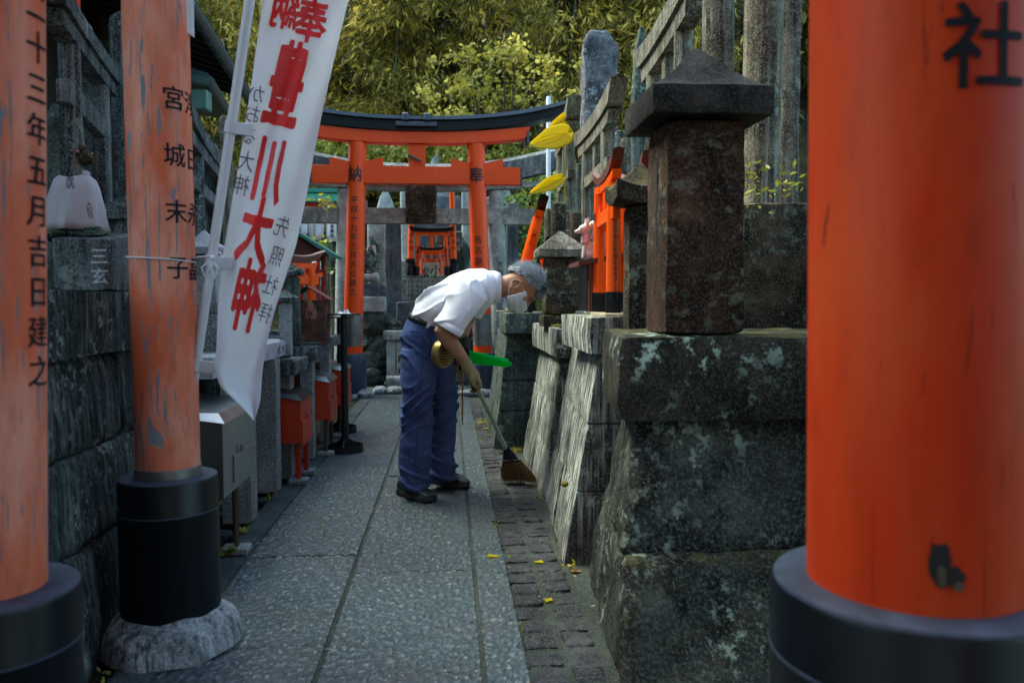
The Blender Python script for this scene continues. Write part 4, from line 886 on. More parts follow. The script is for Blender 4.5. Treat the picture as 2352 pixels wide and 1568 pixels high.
stele('standing_stone', 'dark wedge-shaped stone hanging high beside the flaking post', 245, 300, 18, 3.6, .16, 1.0, M['stone_left'], .06, 18, .012, inset=-.25)
# ------------------------------------------------------------------ granite benches beside the path
def bench(label, X, Yn, Yf, zt, th, posts, xb, mbeam, mpost, text=None, pw=.12):
    t = thing('granite_bench', label, 'stone bench', (X, (Yn + Yf) / 2, 0))
    block(t, [(xb, Yn, zt - th), (X, Yn, zt - th), (X, Yf, zt - th), (xb, Yf, zt - th), (xb, Yn, zt), (X, Yn, zt), (X, Yf, zt), (xb, Yf, zt)], mbeam, 16, .0025, 3, .005, 'top_slab')
    for (px0, px1, Y) in posts:
        a, b_ = P(px0, 900, Y).x, P(px1, 900, Y).x
        block(t, [(a, Y, 0), (b_, Y, 0), (b_, Y + pw, 0), (a, Y + pw, 0), (a, Y, zt - th - .002), (b_, Y, zt - th - .002), (b_, Y + pw, zt - th - .002), (a, Y + pw, zt - th - .002)], mpost, 14, .002, px0, .005, 'post')
    if text:
        q = MB(); write_column(q, text, .062, .085, (X + .0035, Yf - .07, zt - th / 2), (0, -1, 0), (0, 1, 0), (0, 0, 0), off=.012)
        q = MB()
        for i, ch in enumerate(text): write(q, ch, lambda x, y: Vector((X + .004, Yf - .07 - i * .1 + x * .07, zt - th / 2 + y * .06)), .012)
        q.build('lettering', M['ink'], t, ang=0, fix=False)
    return t
bench('long pale granite slab with carved writing on two posts, half under the banner', -.935, 3.25, 4.87, .822, .085, [(505, 574, 3.78), (584, 634, 4.38)], -1.6, M['granite_light'], M['granite'], '正言大松')
bench('low dark granite slab on a mossy post behind the nearest red box', -.872, 4.62, 5.1, .70, .075, [(634, 667, 4.72)], -1.5, M['stone_left'], M['granite'])
bench('dark stained stone slab carrying the rusty lantern box', -.838, 5.2, 5.78, .752, .085, [(690, 718, 5.3)], -1.5, M['stone_left'], M['granite'])
bench('small farthest stone slab behind the candle stands', -.835, 5.84, 6.4, .785, .075, [(735, 757, 5.95)], -1.5, M['stone_left'], M['granite'])
# ------------------------------------------------------------------ offering boxes
def obox(label, X, Y0, Y1, wd, z0, z1, mat, mlid, legs, steel=False, group='metal offering boxes along the path'):
    t = thing('offering_box', label, 'offering box', (X - wd / 2, (Y0 + Y1) / 2, 0), None, group); zs = z1 - .03
    q = MB(); q.hexa([(X - wd, Y0, z0), (X, Y0, z0), (X, Y1, z0), (X - wd, Y1, z0), (X - wd, Y0, z1 + (.03 if not steel else .02)), (X, Y0, z1 - .012), (X, Y1, z1 - .012), (X - wd, Y1, z1 + (.03 if not steel else .02))]); q.build('body', mat, t, ang=0)
    q = MB(); e = .012; q.hexa([(X - wd - e, Y0 - e, z1 + .032), (X + e, Y0 - e, z1 - .018), (X + e, Y1 + e, z1 - .018), (X - wd - e, Y1 + e, z1 + .032), (X - wd, Y0, z1 + .062), (X - .02, Y0 + .02, z1 + .018), (X - .02, Y1 - .02, z1 + .018), (X - wd, Y1, z1 + .062)]); q.build('lid', mlid, t, ang=0)
    h = z1 - z0
    MB().span((X + .0005, Y0 + .02 * (not steel) + .14 * steel, z0 - .02 * (not steel) + .03 * steel), (X + .008, Y1 - .004, z0 + h * .46), .002).build('door', mat, t)
    MB().span((X + .008, (Y0 + Y1) / 2 - .012, z0 + h * .46), (X + .018, (Y0 + Y1) / 2 + .012, z0 + h * .46 + .03), .004).build('padlock', M['steel_dull'], t)
    for (x, y, r, m_, sq) in legs:
        MB().span((x - r, y - r, .03), (x + r, y + r, z0), .003).build('leg', m_, t) if sq else MB().tube([(x, y, .02), (x, y, z0)], r, 12).build('leg', m_, t)
        MB().span((x - .055, y - .045, .0), (x + .055, y + .045, .028), .005).build('foot_slab', M['granite'], t)
    return t
M['rust_leg'] = plain('rust_leg', (.10, .07, .05), .7, .3, .6, 20)
sb = obox('polished stainless steel offering box on a thin post beside the flaking post', -.86, 3.10, 3.56, .33, .29, .60, M['steel'], M['steel'], [(-.885, 3.36, .013, M['rust_leg'], 0)], True)
obox('nearest bright red metal offering box standing on two red legs', -.835, 4.57, 4.92, .24, .24, .50, M['red_box'], M['iron'], [(-.86, 4.62, .014, M['red_post'], 1), (-.86, 4.87, .014, M['red_post'], 1)])
obox('middle red metal offering box on grey pipe legs', -.80, 5.40, 5.76, .26, .25, .52, M['red_box'], M['steel_dull'], [(-.83, 5.46, .014, M['rust_leg'], 0), (-.83, 5.71, .014, M['rust_leg'], 0)])
obox('farthest red metal offering box partly behind the candle stands', -.80, 6.15, 6.6, .26, .25, .53, M['red_box'], M['steel_dull'], [(-.83, 6.2, .014, M['rust_leg'], 0)])
# ------------------------------------------------------------------ candle stands
def candle_stand(label, px, py, ytop, spk=True, sign=False, rs=.125):
    g_ = G(px, py); h = P(px, ytop, g_.y).z; t = thing('candle_stand', label, 'candle stand', g_, None, 'black iron candle stands')
    R_ = rs; MB().rings([[Vector((r_ * math.cos(a), r_ * math.sin(a), z)) for a in [2 * math.pi * i / 36 for i in range(36)]] for r_, z in ((R_, 0), (R_, .05), (R_ - .006, .05), (R_ - .006, .004), (R_ - .006, 0))], False).build('base_ring', M['iron'], t, False, 40)
    for k in range(3):
        a = 2 * math.pi * k / 3 + .5; MB().hexa([Vector((x * math.cos(a) - y * math.sin(a), x * math.sin(a) + y * math.cos(a), z)) for x, y, z in ((.01, -.006, .0), (R_ - .004, -.006, .0), (R_ - .004, .006, .0), (.01, .006, .0), (.01, -.006, .10), (R_ - .004, -.006, .03), (R_ - .004, .006, .03), (.01, .006, .10))]).build('brace', M['iron'], t, False, 0)
    MB().lathe([(.026, .0), (.024, .5), (.022, h - .01)], 16).build('pole', M['iron'], t, False, 40)
    MB().lathe([(.02, h - .012), (rs * .9, h - .010), (rs * .92, h), (rs * .88, h - .002), (.02, h - .004)], 30, sy=.8).build('tray', M['iron'], t, False, 40)
    q = MB(); rr = random.Random(int(px))
    for k in range(9): a = rr.random() * 6.3; d_ = rr.random() ** .6 * .04; hh = rr.uniform(.01, .045) * (1.4 - d_ / .04); q.tube([(d_ * math.cos(a), d_ * math.sin(a), h), (d_ * math.cos(a) * 1.05, d_ * math.sin(a), h + hh)], [.011, .004], 7)
    q.rock((0, 0, h), (.05, .04, .006), 3, 2, .4); q.build('wax', M['wax'], t, False, 60)
    if sign: MB().box((0, -.03, h * .62), (.055, .006, .28), .002).build('sign_plate', M['slate'], t, False)
    return t
candle_stand('front black iron candle stand dripping with white wax', 793, 1036, 720)
candle_stand('second black iron candle stand, just behind the front one', 783, 992, 727)
candle_stand('distant black candle stand with small grey plate before mossy rocks', 855, 884, 716, sign=True, rs=.15)
# rusty lantern box
c_ = P(714, 775, 5.55); t = thing('rusty_lantern_box', 'rusty sheet metal lantern box with gabled roof standing on the stained slab', 'lantern box', (c_.x - .005, c_.y, .753)); w_, h_ = .12, .27
MB().box((0, 0, .03 + h_ / 2), (w_ * 2, .2, h_), .003).build('case', M['rust'], t, False)
for s_ in (-1, 1): MB().box((s_ * w_ * .8, 0, .015), (.05, .2, .028), .003).build('foot', M['rust'], t, False)
for s_ in (-1, 1):
    q = MB(); zr, ze = h_ + .125, h_ + .035; q.hexa([(0, -.125, zr - .008), (s_ * (w_ + .03), -.125, ze - .008), (s_ * (w_ + .03), .125, ze - .008), (0, .125, zr - .008), (0, -.125, zr), (s_ * (w_ + .03), -.125, ze), (s_ * (w_ + .03), .125, ze), (0, .125, zr)]); q.build('roof_sheet', M['maroon'] if s_ > 0 else M['rust'], t, False, 0)
MB().box((0, -.11, h_ + .07), (.012, .012, .09), .002).build('gable_strut', M['rust'], t, False)
# roofed tombs beyond the banner
c_ = P(672, 640, 5.3); tomb('stone_lantern', 'mossy stone lantern with curled roof next to the small orange gate', 'stone lantern', (c_.x, c_.y), .75, .046, .46, .066, .025, .05, M['stone_green'], M['stone_left'], seed=9, lift=.35)
c_ = P(656, 720, 4.72); tomb('stone_tomb', 'small grey tomb with flat-peaked roof at the banner\'s edge', 'stone tomb', (c_.x, c_.y), .70, .036, .32, .062, .025, .04, M['granite'], M['stone_left'], seed=10, base=(.05, .02))
c_ = P(716, 660, 6.0); tomb('stone_tomb', 'tiny dark tomb in front of the red shrine posts', 'stone tomb', (c_.x, c_.y), .78, .04, .42, .06, .02, .04, M['stone_left'], M['stone_left'], seed=11)
g = torii('votive_gate', 'small orange gate with maroon top beside the green-roofed shrine', (P(694, 690, 5.9).x, 5.9, .78), rzq(25), .075, .07, .50, .030, .13, NM, kd=1.6, nz=.83, nh=.06, nl=.12, kth=.045, sth=.04, curve=.03, cat='votive gate', group='small orange votive gates')
gate_text(g, .072, .032, '平成二十年吉日建之', .026, .03, .36, -1.3)
t = thing('roadside_shrine', 'small red timber shrine with green gabled roof behind the rusty box', 'shrine', (P(694, 690, 6.6).x, 6.6, .665)); zb = .665
for dx in (-.16, .0, .13):
    for dy in (-.12, .14): MB().box((dx + .02, dy, .40), (.028, .028, .80), .002).build('post', M['red_post'], t, False)
for dy in (-.12, .14):
    for z in (.36, .62, .78): MB().box((.0, dy, z), (.36, .02, .024), .002).build('rail', M['red_post'], t, False)
for s_ in (-1, 1):
    q = MB(); q.hexa([(0, -.22, .905), (s_ * .29, -.22, .72), (s_ * .29, .24, .72), (0, .24, .905), (0, -.22, .93), (s_ * .30, -.22, .745), (s_ * .30, .24, .745), (0, .24, .93)]); q.build('roof_slope', M['copper_green'], t, False, 0)
MB().hexa([(-.20, -.16, .75), (.2, -.16, .75), (.2, .16, .75), (-.2, .16, .75), (-.005, -.16, .89), (.005, -.16, .89), (.005, .16, .89), (-.005, .16, .89)]).build('gable', M['maroon'], t, False, 0)
MB().box((.02, .02, .25), (.34, .28, .03), .003).build('shelf', M['red_post'], t, False)
# ------------------------------------------------------------------ altar behind the gates
al = thing('stone_altar', 'stepped stone altar of inscribed courses carrying the nested orange gates', 'altar', (P(985, 800, 11).x, 11, 0)); sdn = 0
def course(x0, x1, y0, y1, Y, dep, mat, cuts, t=al, name='stone_block', amp=.006):
    global sdn
    xs = [lerp(x0, x1, k) for k in [0] + cuts + [1]]; z1, z0 = P(960, y0, Y).z, P(960, y1, Y).z
    for a, b_ in zip(xs, xs[1:]):
        sdn += 1; xa, xb = P(a, 700, Y).x + .003, P(b_, 700, Y).x - .003
        MB().stone([(xa, Y, z0 + .002), (xb, Y, z0 + .002), (xb, Y + dep, z0 + .002), (xa, Y + dep, z0 + .002), (xa, Y, z1), (xb, Y, z1), (xb, Y + dep, z1), (xa, Y + dep, z1)], 12, amp, 8, sdn, .008).build(name, mat, t, ang=50)
course(885, 1090, 637, 690, 10.7, 1.2, M['stone_back'], [.3, .72]); course(870, 1110, 691, 735, 10.55, 1.3, M['stone_back'], [.25, .5, .8]); course(860, 1120, 736, 800, 10.5, 1.3, M['stone_back'], [.4, .7]); course(850, 1125, 801, 900, 10.45, 1.3, M['stone_green'], [.2, .5, .75])
course(880, 1090, 598, 636, 11.1, .5, M['stone_pale'], [.35, .7])
q = MB(); rl = random.Random(5); CH = '山本田中村大小松吉木川上下石井高野島原正一二三十八千年月日'
for i in range(17):
    for j in range(4):
        c0 = P(903 + i * 9.2, 647 + j * 10.5, 10.69); write(q, rl.choice(CH), lambda x, y: c0 + Vector((x * .045, 0, y * .05)), .004)
q.build('lettering', M['ink_soft'], al, ang=0, fix=False)
q = MB(); write(q, '小', lambda x, y: P(1001, 622, 11.08) + Vector((x * .16, 0, y * .16)), .02); write(q, '松', lambda x, y: P(975, 625, 11.08) + Vector((x * .14, 0, y * .15)), .02); q.build('carved_name', M['ink'], al, ang=0, fix=False)
# nested orange gates
def nested(label, px, ybase, ytop, Y, half_px, r, mats, lean=1.12, nl=1.0, nz=.76, base=None, kth=.05, text=None, post_text_=None, knob=True):
    c_ = P(px, ybase, Y); H = P(px, ytop, Y).z - c_.z; hw = half_px / ppm(Y)
    g = torii('votive_gate', label, c_, None, hw * lean, hw, H, r, hw * 1.45, mats, nz=nz, nh=.075 * H / .5, nl=hw * 1.05 * nl, kth=kth, sth=kth * .85, sl=hw * 1.25, curve=.012, base=base, cat='votive gate', group='small orange votive gates')
    q = MB()
    if text:
        for i, ch in enumerate(text): write(q, ch, lambda x, y: Vector(((i - (len(text) - 1) / 2) * hw * .33 + x * .055, -r * .62, nz * H + y * .055)), .006)
        for s_, ch in ((-1, '納'), (1, '奉')): write(q, ch, lambda x, y: Vector((s_ * hw * 1.03 + x * r * 1.6, -r * 1.12, nz * H + y * r * 1.7)), .006)
    if post_text_:
        for s_, tx in ((-1, post_text_[0]), (1, post_text_[1])):
            for i, ch in enumerate(tx):
                z_ = H * .66 - i * H * .44 / len(tx); write(q, ch, lambda x, y: Vector((s_ * lerp(hw * lean, hw, z_ / H) + x * r * 1.5, -r * 1.12, z_ + y * r * 1.5)), .002)
    if q.v: q.build('lettering', M['ink'], g, False, 0, False)
    return g
NB = (M['vermilion_new'], M['vermilion_new'], M['black_paint'], M['black_paint'])
nested('outermost of the nested orange gates on the altar, half hidden by the stone beam', 993, 634, 405, 10.74, 44, .040, NB, lean=1.14, base=(.062, .23), nz=.99, post_text_=('八木町山本真也', '山本代城住田内'))
nested('middle nested orange gate with black feet and writing on its crossbeam', 992, 634, 541, 10.72, 31, .030, NB, lean=1.10, base=(.037, .13), nz=.60, text='神大松小', post_text_=('平成吉田元子', '奉一美成住宅'))
nested('smallest innermost orange gate on the altar', 991, 630, 580, 10.66, 18, .017, NB, lean=1.3, nz=.62, kth=.03, text='松大松', post_text_=('一三年', '吉美子'))
# upright stones round the altar
stele('stele', 'round-headed pale stone with a light plate behind the crossbeams', 855, 914, 440, 11.9, .2, .5, M['stone_pale'], .35, 21, .012)
stele('stele', 'domed stone peeping above the orange crossbeam', 975, 1034, 355, 13.5, .3, .5, M['stone_pale'], .25, 22, .015)
stele('stele', 'tall dark slate slab between the gate post and the altar', 882, 921, 505, 10.5, .12, .4, M['slate'], .02, 23, .004, inset=.02)
stele('stele', 'pale square pillar left of the nested gates', 918, 950, 436, 11.4, .2, .5, M['stone_pale'], .02, 24, .006, inset=.02)
stele('stele', 'pale square pillar right of the nested gates', 1060, 1083, 436, 11.4, .2, .5, M['stone_pale'], .02, 25, .006, inset=.02)
stele('stele', 'wide grey slate slab at the back of the altar', 948, 1060, 446, 12.2, .2, .5, M['slate'], .02, 26, .01, inset=.02)
stele('stele', 'slate slab beside the stone gate\'s far post', 1163, 1192, 470, 10.6, .12, .3, M['slate'], .02, 27, .004, inset=.02)
stele('stele', 'pale rounded stone glimpsed above the stone crossbeam end', 1135, 1182, 418, 12.5, .2, .4, M['stone_pale'], .3, 28, .01)
stele('stele', 'carved pale stone with black characters hidden behind the orange post', 842, 884, 505, 10.9, .14, .4, M['stone_pale'], .02, 29, .004, text='豊松社大', inset=.02)
stele('stele', 'square pale tablet framed under the stone top beam', 1095, 1140, 452, 12.0, .15, .5, M['stone_pale'], .02, 31, .006, inset=0)
stele('stele', 'leaning grey slate marker before the altar steps', 906, 945, 692, 10.3, .1, 0, M['slate'], .03, 30, .006, inset=.2)
o = MB().span((P(1000, 528, 10.9).x, 10.9, P(1000, 560, 10.9).z), (P(1062, 528, 10.9).x, 11.1, P(1000, 530, 10.9).z), .02).build('stone_offering_shelf', M['stone_green']); tag(o, 'low stone shelf seen through the middle nested gate', 'shelf')
p_ = P(1056, 560, 11.0); o = MB().rock((0, 0, 0), (.14, .14, .24), 4, 3, .3).build('lumpy_rock', M['moss_rock']); o.location = p_ - Vector((0, 0, .16)); tag(o, 'lumpy lichened rock at the nested gates\' right foot', 'rock')
# fox with pink bib on its pedestal
pd = thing('fox_pedestal', 'tiered stone pedestal of black and grey blocks under the pink-bibbed fox', 'pedestal', (P(855, 700, 9.9).x, 9.95, 0))
for x0, x1, y0, y1, Y, m_ in ((828, 872, 650, 681, 9.85, 'slate'), (822, 884, 681, 716, 9.75, 'stone_pale'), (868, 884, 655, 681, 9.95, 'slate')): course(x0, x1, y0, y1, Y, .35, M[m_], [], pd, 'tier', .003)
a, b_ = P(836, 638, 9.95), P(868, 638, 9.95); MB().tube([a, lerp(a, b_, .5), b_ - Vector((.05, 0, 0)), b_, b_ + Vector((.02, 0, 0))], [.05, .052, .066, .066, .03], 16).build('rounded_bolster', M['stone_back'], pd)
course(840, 862, 614, 628, 9.95, .12, M['moss_rock'], [], pd, 'fox_base', .003)
p_ = P(851, 615, 10.0); fox('fox_statue', 'green bronze fox wearing a white and pink bib on the tiered pedestal', (p_.x, p_.y, p_.z), .40, 215, M['moss_rock'], M['bib_white'], mbib2=M['bib_pink'])
# mossy rocks of the mound
rr = random.Random(11)
for i, (px, py, rad, lab) in enumerate(((858, 738, .2, 'mossy boulder under the pedestal\'s grey block'), (888, 752, .19, 'jagged dark boulder touching the slate marker'), (845, 780, .19, 'mossy boulder beside the orange post\'s steel plate'), (882, 800, .18, 'round pale-topped boulder in the mossy mound'), (860, 825, .2, 'dark boulder low in the mossy mound'), (884, 842, .17, 'wet black boulder behind the candle stand'), (852, 862, .17, 'rounded grey boulder near the navy sleeve'), (1060, 800, .25, 'mossy boulder seen past the man\'s elbow'), (1062, 872, .22, 'pale-flecked boulder behind the tongs'), (1075, 760, .24, 'dark boulder behind the dustpan'))):
    p_ = P(px, py, 9.95 + .05 * (i % 3)); o = MB().rock((0, 0, 0), (rad, rad * .8, rad * .85), i * 3 + 1, 4, .28, 1.8).build('boulder', M['moss_rock'], ang=70); o.location = p_; tag(o, lab, 'boulder', 'mossy boulders of the altar mound')
# small stone bench, stone log, maroon chest, kerb stones at the end of the path
t = thing('stone_bench', 'little pale stone bench in front of the altar', 'stone bench', (P(905, 880, 9.6).x, 9.6, 0)); xa, xb = P(880, 770, 9.5).x, P(932, 770, 9.5).x
MB().stone([(xa, 9.5, P(0, 784, 9.5).z), (xb, 9.5, P(0, 784, 9.5).z), (xb, 9.75, P(0, 784, 9.5).z), (xa, 9.75, P(0, 784, 9.5).z), (xa, 9.5, P(0, 763, 9.5).z), (xb, 9.5, P(0, 763, 9.5).z), (xb, 9.75, P(0, 763, 9.5).z), (xa, 9.75, P(0, 763, 9.5).z)], 10, .004, 10, 2, .006).build('seat_slab', M['stone_back'], t, ang=50)
for px in (898, 921): x_ = P(px, 800, 9.55).x; MB().stone([(x_ + sx * .055, 9.56 + sy * .06 + .06, z) for z in (0, P(0, 785, 9.55).z) for sx, sy in ((-1, -1), (1, -1), (1, 1), (-1, 1))], 8, .004, 10, px, .006).build('leg', M['stone_pale'], t, ang=50)
a, b_ = P(887, 872, 9.3), P(928, 872, 9.3); q = MB().tube([a, lerp(a, b_, .3), lerp(a, b_, .7), b_], [.045, .05, .05, .045], 14); q.v = [v + noise.noise_vector(v * 12) * .008 for v in q.v]; o = q.build('stone_log', M['mortar']); tag(o, 'short round stone log lying before the altar', 'stone log')
o = MB().span((P(914, 840, 9.55).x, 9.56, P(0, 866, 9.55).z), (P(934, 840, 9.55).x, 9.9, P(0, 821, 9.55).z), .006).build('maroon_chest', M['maroon']); tag(o, 'dark maroon chest mostly hidden by the man\'s trousers', 'chest')
for i, (x0, x1, lab) in enumerate(((829, 856, 'rounded pale kerb stone against the navy sleeve'), (1058, 1132, 'long low kerb stone under the dark sleeve behind the broom'), (858, 888, 'flat kerb stone below the distant candle stand'), (888, 925, 'squared kerb stone at the bench leg'))):
    xa, xb = P(x0, 915, 9.0).x, P(x1, 915, 9.0).x; yb = 8.75 + .3 * (i > 1); o = MB().rock(((xa + xb) / 2, yb, .03), ((xb - xa) / 2 * 1.15, .12, .055), i + 40, 3, .16).build('kerb_stone', M['mortar'], ang=70); tag(o, lab, 'kerb stone', 'kerb stones at the end of the path')
sheet('forecourt_ground', -5, 5, 9.2, 13.5, -.004, M['joint'])
# ------------------------------------------------------------------ pavilion with paper lanterns, far left
M['paper'] = plain('paper', (.70, .69, .76), .7, var=.08)
pv = thing('lantern_pavilion', 'red timber pavilion with pale green eave behind the paper lanterns', 'pavilion', (P(700, 800, 12).x, 12.6, 0))
x0, x1 = P(560, 450, 12).x, P(788, 450, 12).x
MB().span((x0, 11.9, P(0, 457, 12).z), (x1, 12.1, P(0, 437, 12).z), .01).build('eave', M['copper_pale'], pv); MB().span((x0, 12.05, P(0, 474, 12).z), (x1 - .1, 12.2, P(0, 458, 12).z), .01).build('beam', M['red_post'], pv)
MB().span((x0, 12.1, P(0, 482, 12).z), (x1 - .2, 12.25, P(0, 478, 12).z), .006).build('lower_beam', M['red_post'], pv)
MB().hexa([(x0, 11.85, P(0, 437, 12).z + .002), (x1, 11.85, P(0, 437, 12).z + .002), (x1, 15, 2.75), (x0, 15, 2.75), (x0, 11.85, P(0, 437, 12).z + .06), (x1, 11.85, P(0, 437, 12).z + .06), (x1, 15, 2.85), (x0, 15, 2.85)]).build('roof', M['copper_green'], pv, ang=0)
for px in (700, 728, 758): x_ = P(px, 600, 12.2).x; MB().span((x_ - .05, 12.15, 0), (x_ + .05, 12.25, 2.5), .005).build('post', M['wood_grey'], pv)
for k in range(7):
    xa = P(735 + k * 10, 700, 11.3).x; MB().span((xa - .028, 11.3, 0), (xa + .028, 11.33, P(0, 655, 11.3).z), .004).build('fence_board', M['wood_grey'], pv)
MB().span((P(728, 700, 11.28).x, 11.27, P(0, 668, 11.3).z), (P(806, 700, 11.28).x, 11.30, P(0, 660, 11.3).z), .004).build('fence_rail', M['wood_grey'], pv)
def paper_lantern(label, px, yt, yb, wpx, Y, text):
    a = P(px, yb, Y); h = P(px, yt, Y).z - a.z; r = wpx / 2 / ppm(Y); t = thing('paper_lantern', label, 'paper lantern', a, None, 'white paper lanterns'); prof = [(r * .45, 0)]
    for k in range(25): u = k / 24; rr_ = r * min(1, (1 - abs(2 * u - 1) ** 5) * .45 + .55) * (1 - .02 * (k % 2)); prof.append((rr_, .02 + (h - .04) * u))
    MB().lathe(prof + [(r * .45, h)], 20).build('shade', M['paper'], t, False, 60)
    for z in (-.015, h): MB().lathe([(r * .5, z), (r * .5, z + .02)], 16).build('rim', M['black_paint'], t, False)
    MB().tube([(0, 0, h), (0, 0, h + .25)], .004, 5).build('cord', M['iron'], t, False)
    q = MB(); write_on_post(q, text, h * .8 / len(text) * .9, h * .8 / len(text), h * .85, lambda z: r, -math.pi / 2 - .1, .02, .004); write_on_post(q, text[:3], h * .09, h * .11, h * .7, lambda z: r, -math.pi / 2 - .95, .0, .004); q.build('lettering', M['ink'], t, False, 0, False)
    q = MB(); q.ball((r * .8 * math.cos(-.45), r * .8 * math.sin(-.45), h * .75), r * .32, 10, 6); q.build('crest', M['bib_pink'], t, False)
for lab, px, yt, yb, w_, Y, tx in (('paper lantern half behind the banner edge, top row', 690, 486, 546, 33, 11.4, '福田屋'), ('middle paper lantern of the top row with bold writing', 727, 492, 553, 34, 11.5, 'サンエス工'), ('paper lantern of the top row beside the stone gate post', 767, 492, 556, 34, 11.5, '東洋堂薬局'), ('paper lantern of the bottom row behind the red shrine posts', 728, 598, 660, 32, 11.5, '山田商店'), ('paper lantern of the bottom row wrapped in leaves', 768, 598, 660, 32, 11.5, '西中家'), ('paper lantern beyond the gate post on the bottom row', 800, 600, 660, 30, 11.6, '大西家'), ('paper lantern glimpsed at the banner edge, bottom row', 693, 600, 660, 30, 11.4, '中村')): paper_lantern(lab, px, yt, yb, w_, Y, tx)
# ------------------------------------------------------------------ hall with deep eaves on the left
hl = thing('shrine_hall', 'dark timber hall with deep eaves and green gutter at upper left', 'building', (-3.2, 6, 0))
E1, E2 = P(425, -4, 6.0), P(572, 226, 8.6); ez = (E1.z + E2.z) / 2; E0 = E1 + (E1 - E2) * 1.6
u_ = (E2 - E0); 
MB().tube([E0, E2], .052, 14).build('gutter', M['gutter'], hl)
inw = Vector((-3.2, .3, 1.05))
MB().hexa([E0 + Vector((.0, 0, .03)), E2 + Vector((.0, 0, .03)), E2 + inw * 1.1, E0 + inw * 1.1, E0 + Vector((0, 0, .12)), E2 + Vector((0, 0, .12)), E2 + inw * 1.1 + Vector((0, 0, .12)), E0 + inw * 1.1 + Vector((0, 0, .12))]).build('roof', M['hall_dark'], hl, ang=0)
nR = 34
for k in range(nR):
    a = lerp(E0, E2, (k + .5) / nR) + Vector((-.05, 0, .0)); b_ = a + inw * .62; MB().tube([a, b_], .026, 4).build('rafter', M['hall_rafter'], hl)
for k in range(9):
    a = lerp(E1, E2, .06 + k * .115); MB().tube([a + Vector((.01 + .05 * math.cos(x), 0, -.012 + .062 * math.sin(x))) for x in [-3.6 + .45 * i for i in range(7)]], .007, 6).build('gutter_hook', M['steel_dull'], hl)
xw = -3.05
for y0, y1, z0, z1, m_ in ((1.5, 4.0, .9, 1.9, 'plaster'), (1.5, 9.4, 1.9, 2.25, 'hall_dark'), (1.5, 3.4, 2.25, 5, 'hall_dark'), (3.4, 5.6, 2.25, 3.2, 'hall_green'), (3.4, 5.6, 3.2, 5, 'hall_dark'), (5.6, 9.4, 2.25, 5, 'hall_dark'), (4.0, 9.4, .7, 1.9, 'hall_dark')): MB().span((xw - .2, y0, z0), (xw - (0 if m_ != 'hall_dark' else -.01), y1, z1), .004).build('wall_panel', M[m_], hl)
for y in (3.4, 4.5, 5.6, 7.2, 8.8): MB().span((xw + .005, y - .07, .7), (xw + .13, y + .07, 4.2), .01).build('column', M['hall_rafter'], hl)
F1, F2 = P(478, 186, 6.6), P(542, 288, 8.2); F0 = P(405, 178, 6.6)
MB().tube([F0, F1, F2], .045, 12).build('lower_gutter', M['gutter'], hl)
MB().hexa([F1 + Vector((-1.2, 0, .35)), F1 + Vector((0, 0, .02)), F2 + Vector((0, 0, .02)), F2 + Vector((-1.4, 0, .35)), F1 + Vector((-1.2, 0, .42)), F1 + Vector((0, 0, .06)), F2 + Vector((0, 0, .06)), F2 + Vector((-1.4, 0, .42))]).build('lower_roof', M['gutter'], hl, ang=0)
p_ = P(463, 232, 6.7); MB().box(p_, (.13, .13, .16), .01).build('eave_lamp', M['hall_green'], hl)
# red rod with white disc, and the white placard on the flaking post
p_ = P(172, 84, 3.6); t = thing('red_rod', 'orange-red rod ending in a white disc before the green panel', 'rod', p_)
MB().tube([p_, P(172, -120, 3.6)], .022, 14).build('rod', M['vermilion_deep'], t); MB().tube([p_ + Vector((0, .03, .03)), p_ + Vector((0, .05, .03))], .055, 20).build('disc', M['fox_white'], t)
q = MB(); x0, x1 = P(425, 40, 2.5).x, P(446, 40, 2.5).x
q.hexa([(x0 - .02, 2.44, P(0, 60, 2.5).z), (x1, 2.48, P(0, 76, 2.5).z), (x1, 2.50, P(0, 76, 2.5).z), (x0 - .02, 2.46, P(0, 60, 2.5).z), (x0 - .02, 2.44, 2.4), (x1, 2.48, 2.4), (x1, 2.50, 2.4), (x0 - .02, 2.46, 2.4)]); o = q.build('white_placard', M['white_plastic'], ang=0); tag(o, 'lower corner of a white placard fixed to the flaking post', 'placard')
# ------------------------------------------------------------------ vegetation
def leaf_mesh(name, mat, base, dirs, size, wid, rng, parent=None, fold=.25):
    """base, dirs: (n,3) arrays; one folded leaf of two faces each"""
    n = len(base); d = dirs / np.linalg.norm(dirs, axis=1, keepdims=True); r = rng.normal(size=(n, 3)); s_ = np.cross(d, r); s_ /= np.linalg.norm(s_, axis=1, keepdims=True) + 1e-9; up = np.cross(s_, d)
    L = size[:, None]; W = (size * wid)[:, None]
    v = np.stack([base, base + d * L * .45 + s_ * W + up * W * fold, base + d * L, base + d * L * .45 - s_ * W + up * W * fold], 1).reshape(-1, 3)
    me = bpy.data.meshes.new(name); me.vertices.add(4 * n); me.vertices.foreach_set('co', v.astype(np.float32).ravel())
    tri = (np.arange(n)[:, None] * 4 + np.array([0, 1, 2, 0, 2, 3])[None, :]).ravel().astype(np.int32)
    me.loops.add(len(tri)); me.loops.foreach_set('vertex_index', tri); me.polygons.add(2 * n); me.polygons.foreach_set('loop_start', np.arange(0, 6 * n, 3, dtype=np.int32)); me.update(calc_edges=True)
    me.materials.append(mat); return link(name, me, parent)
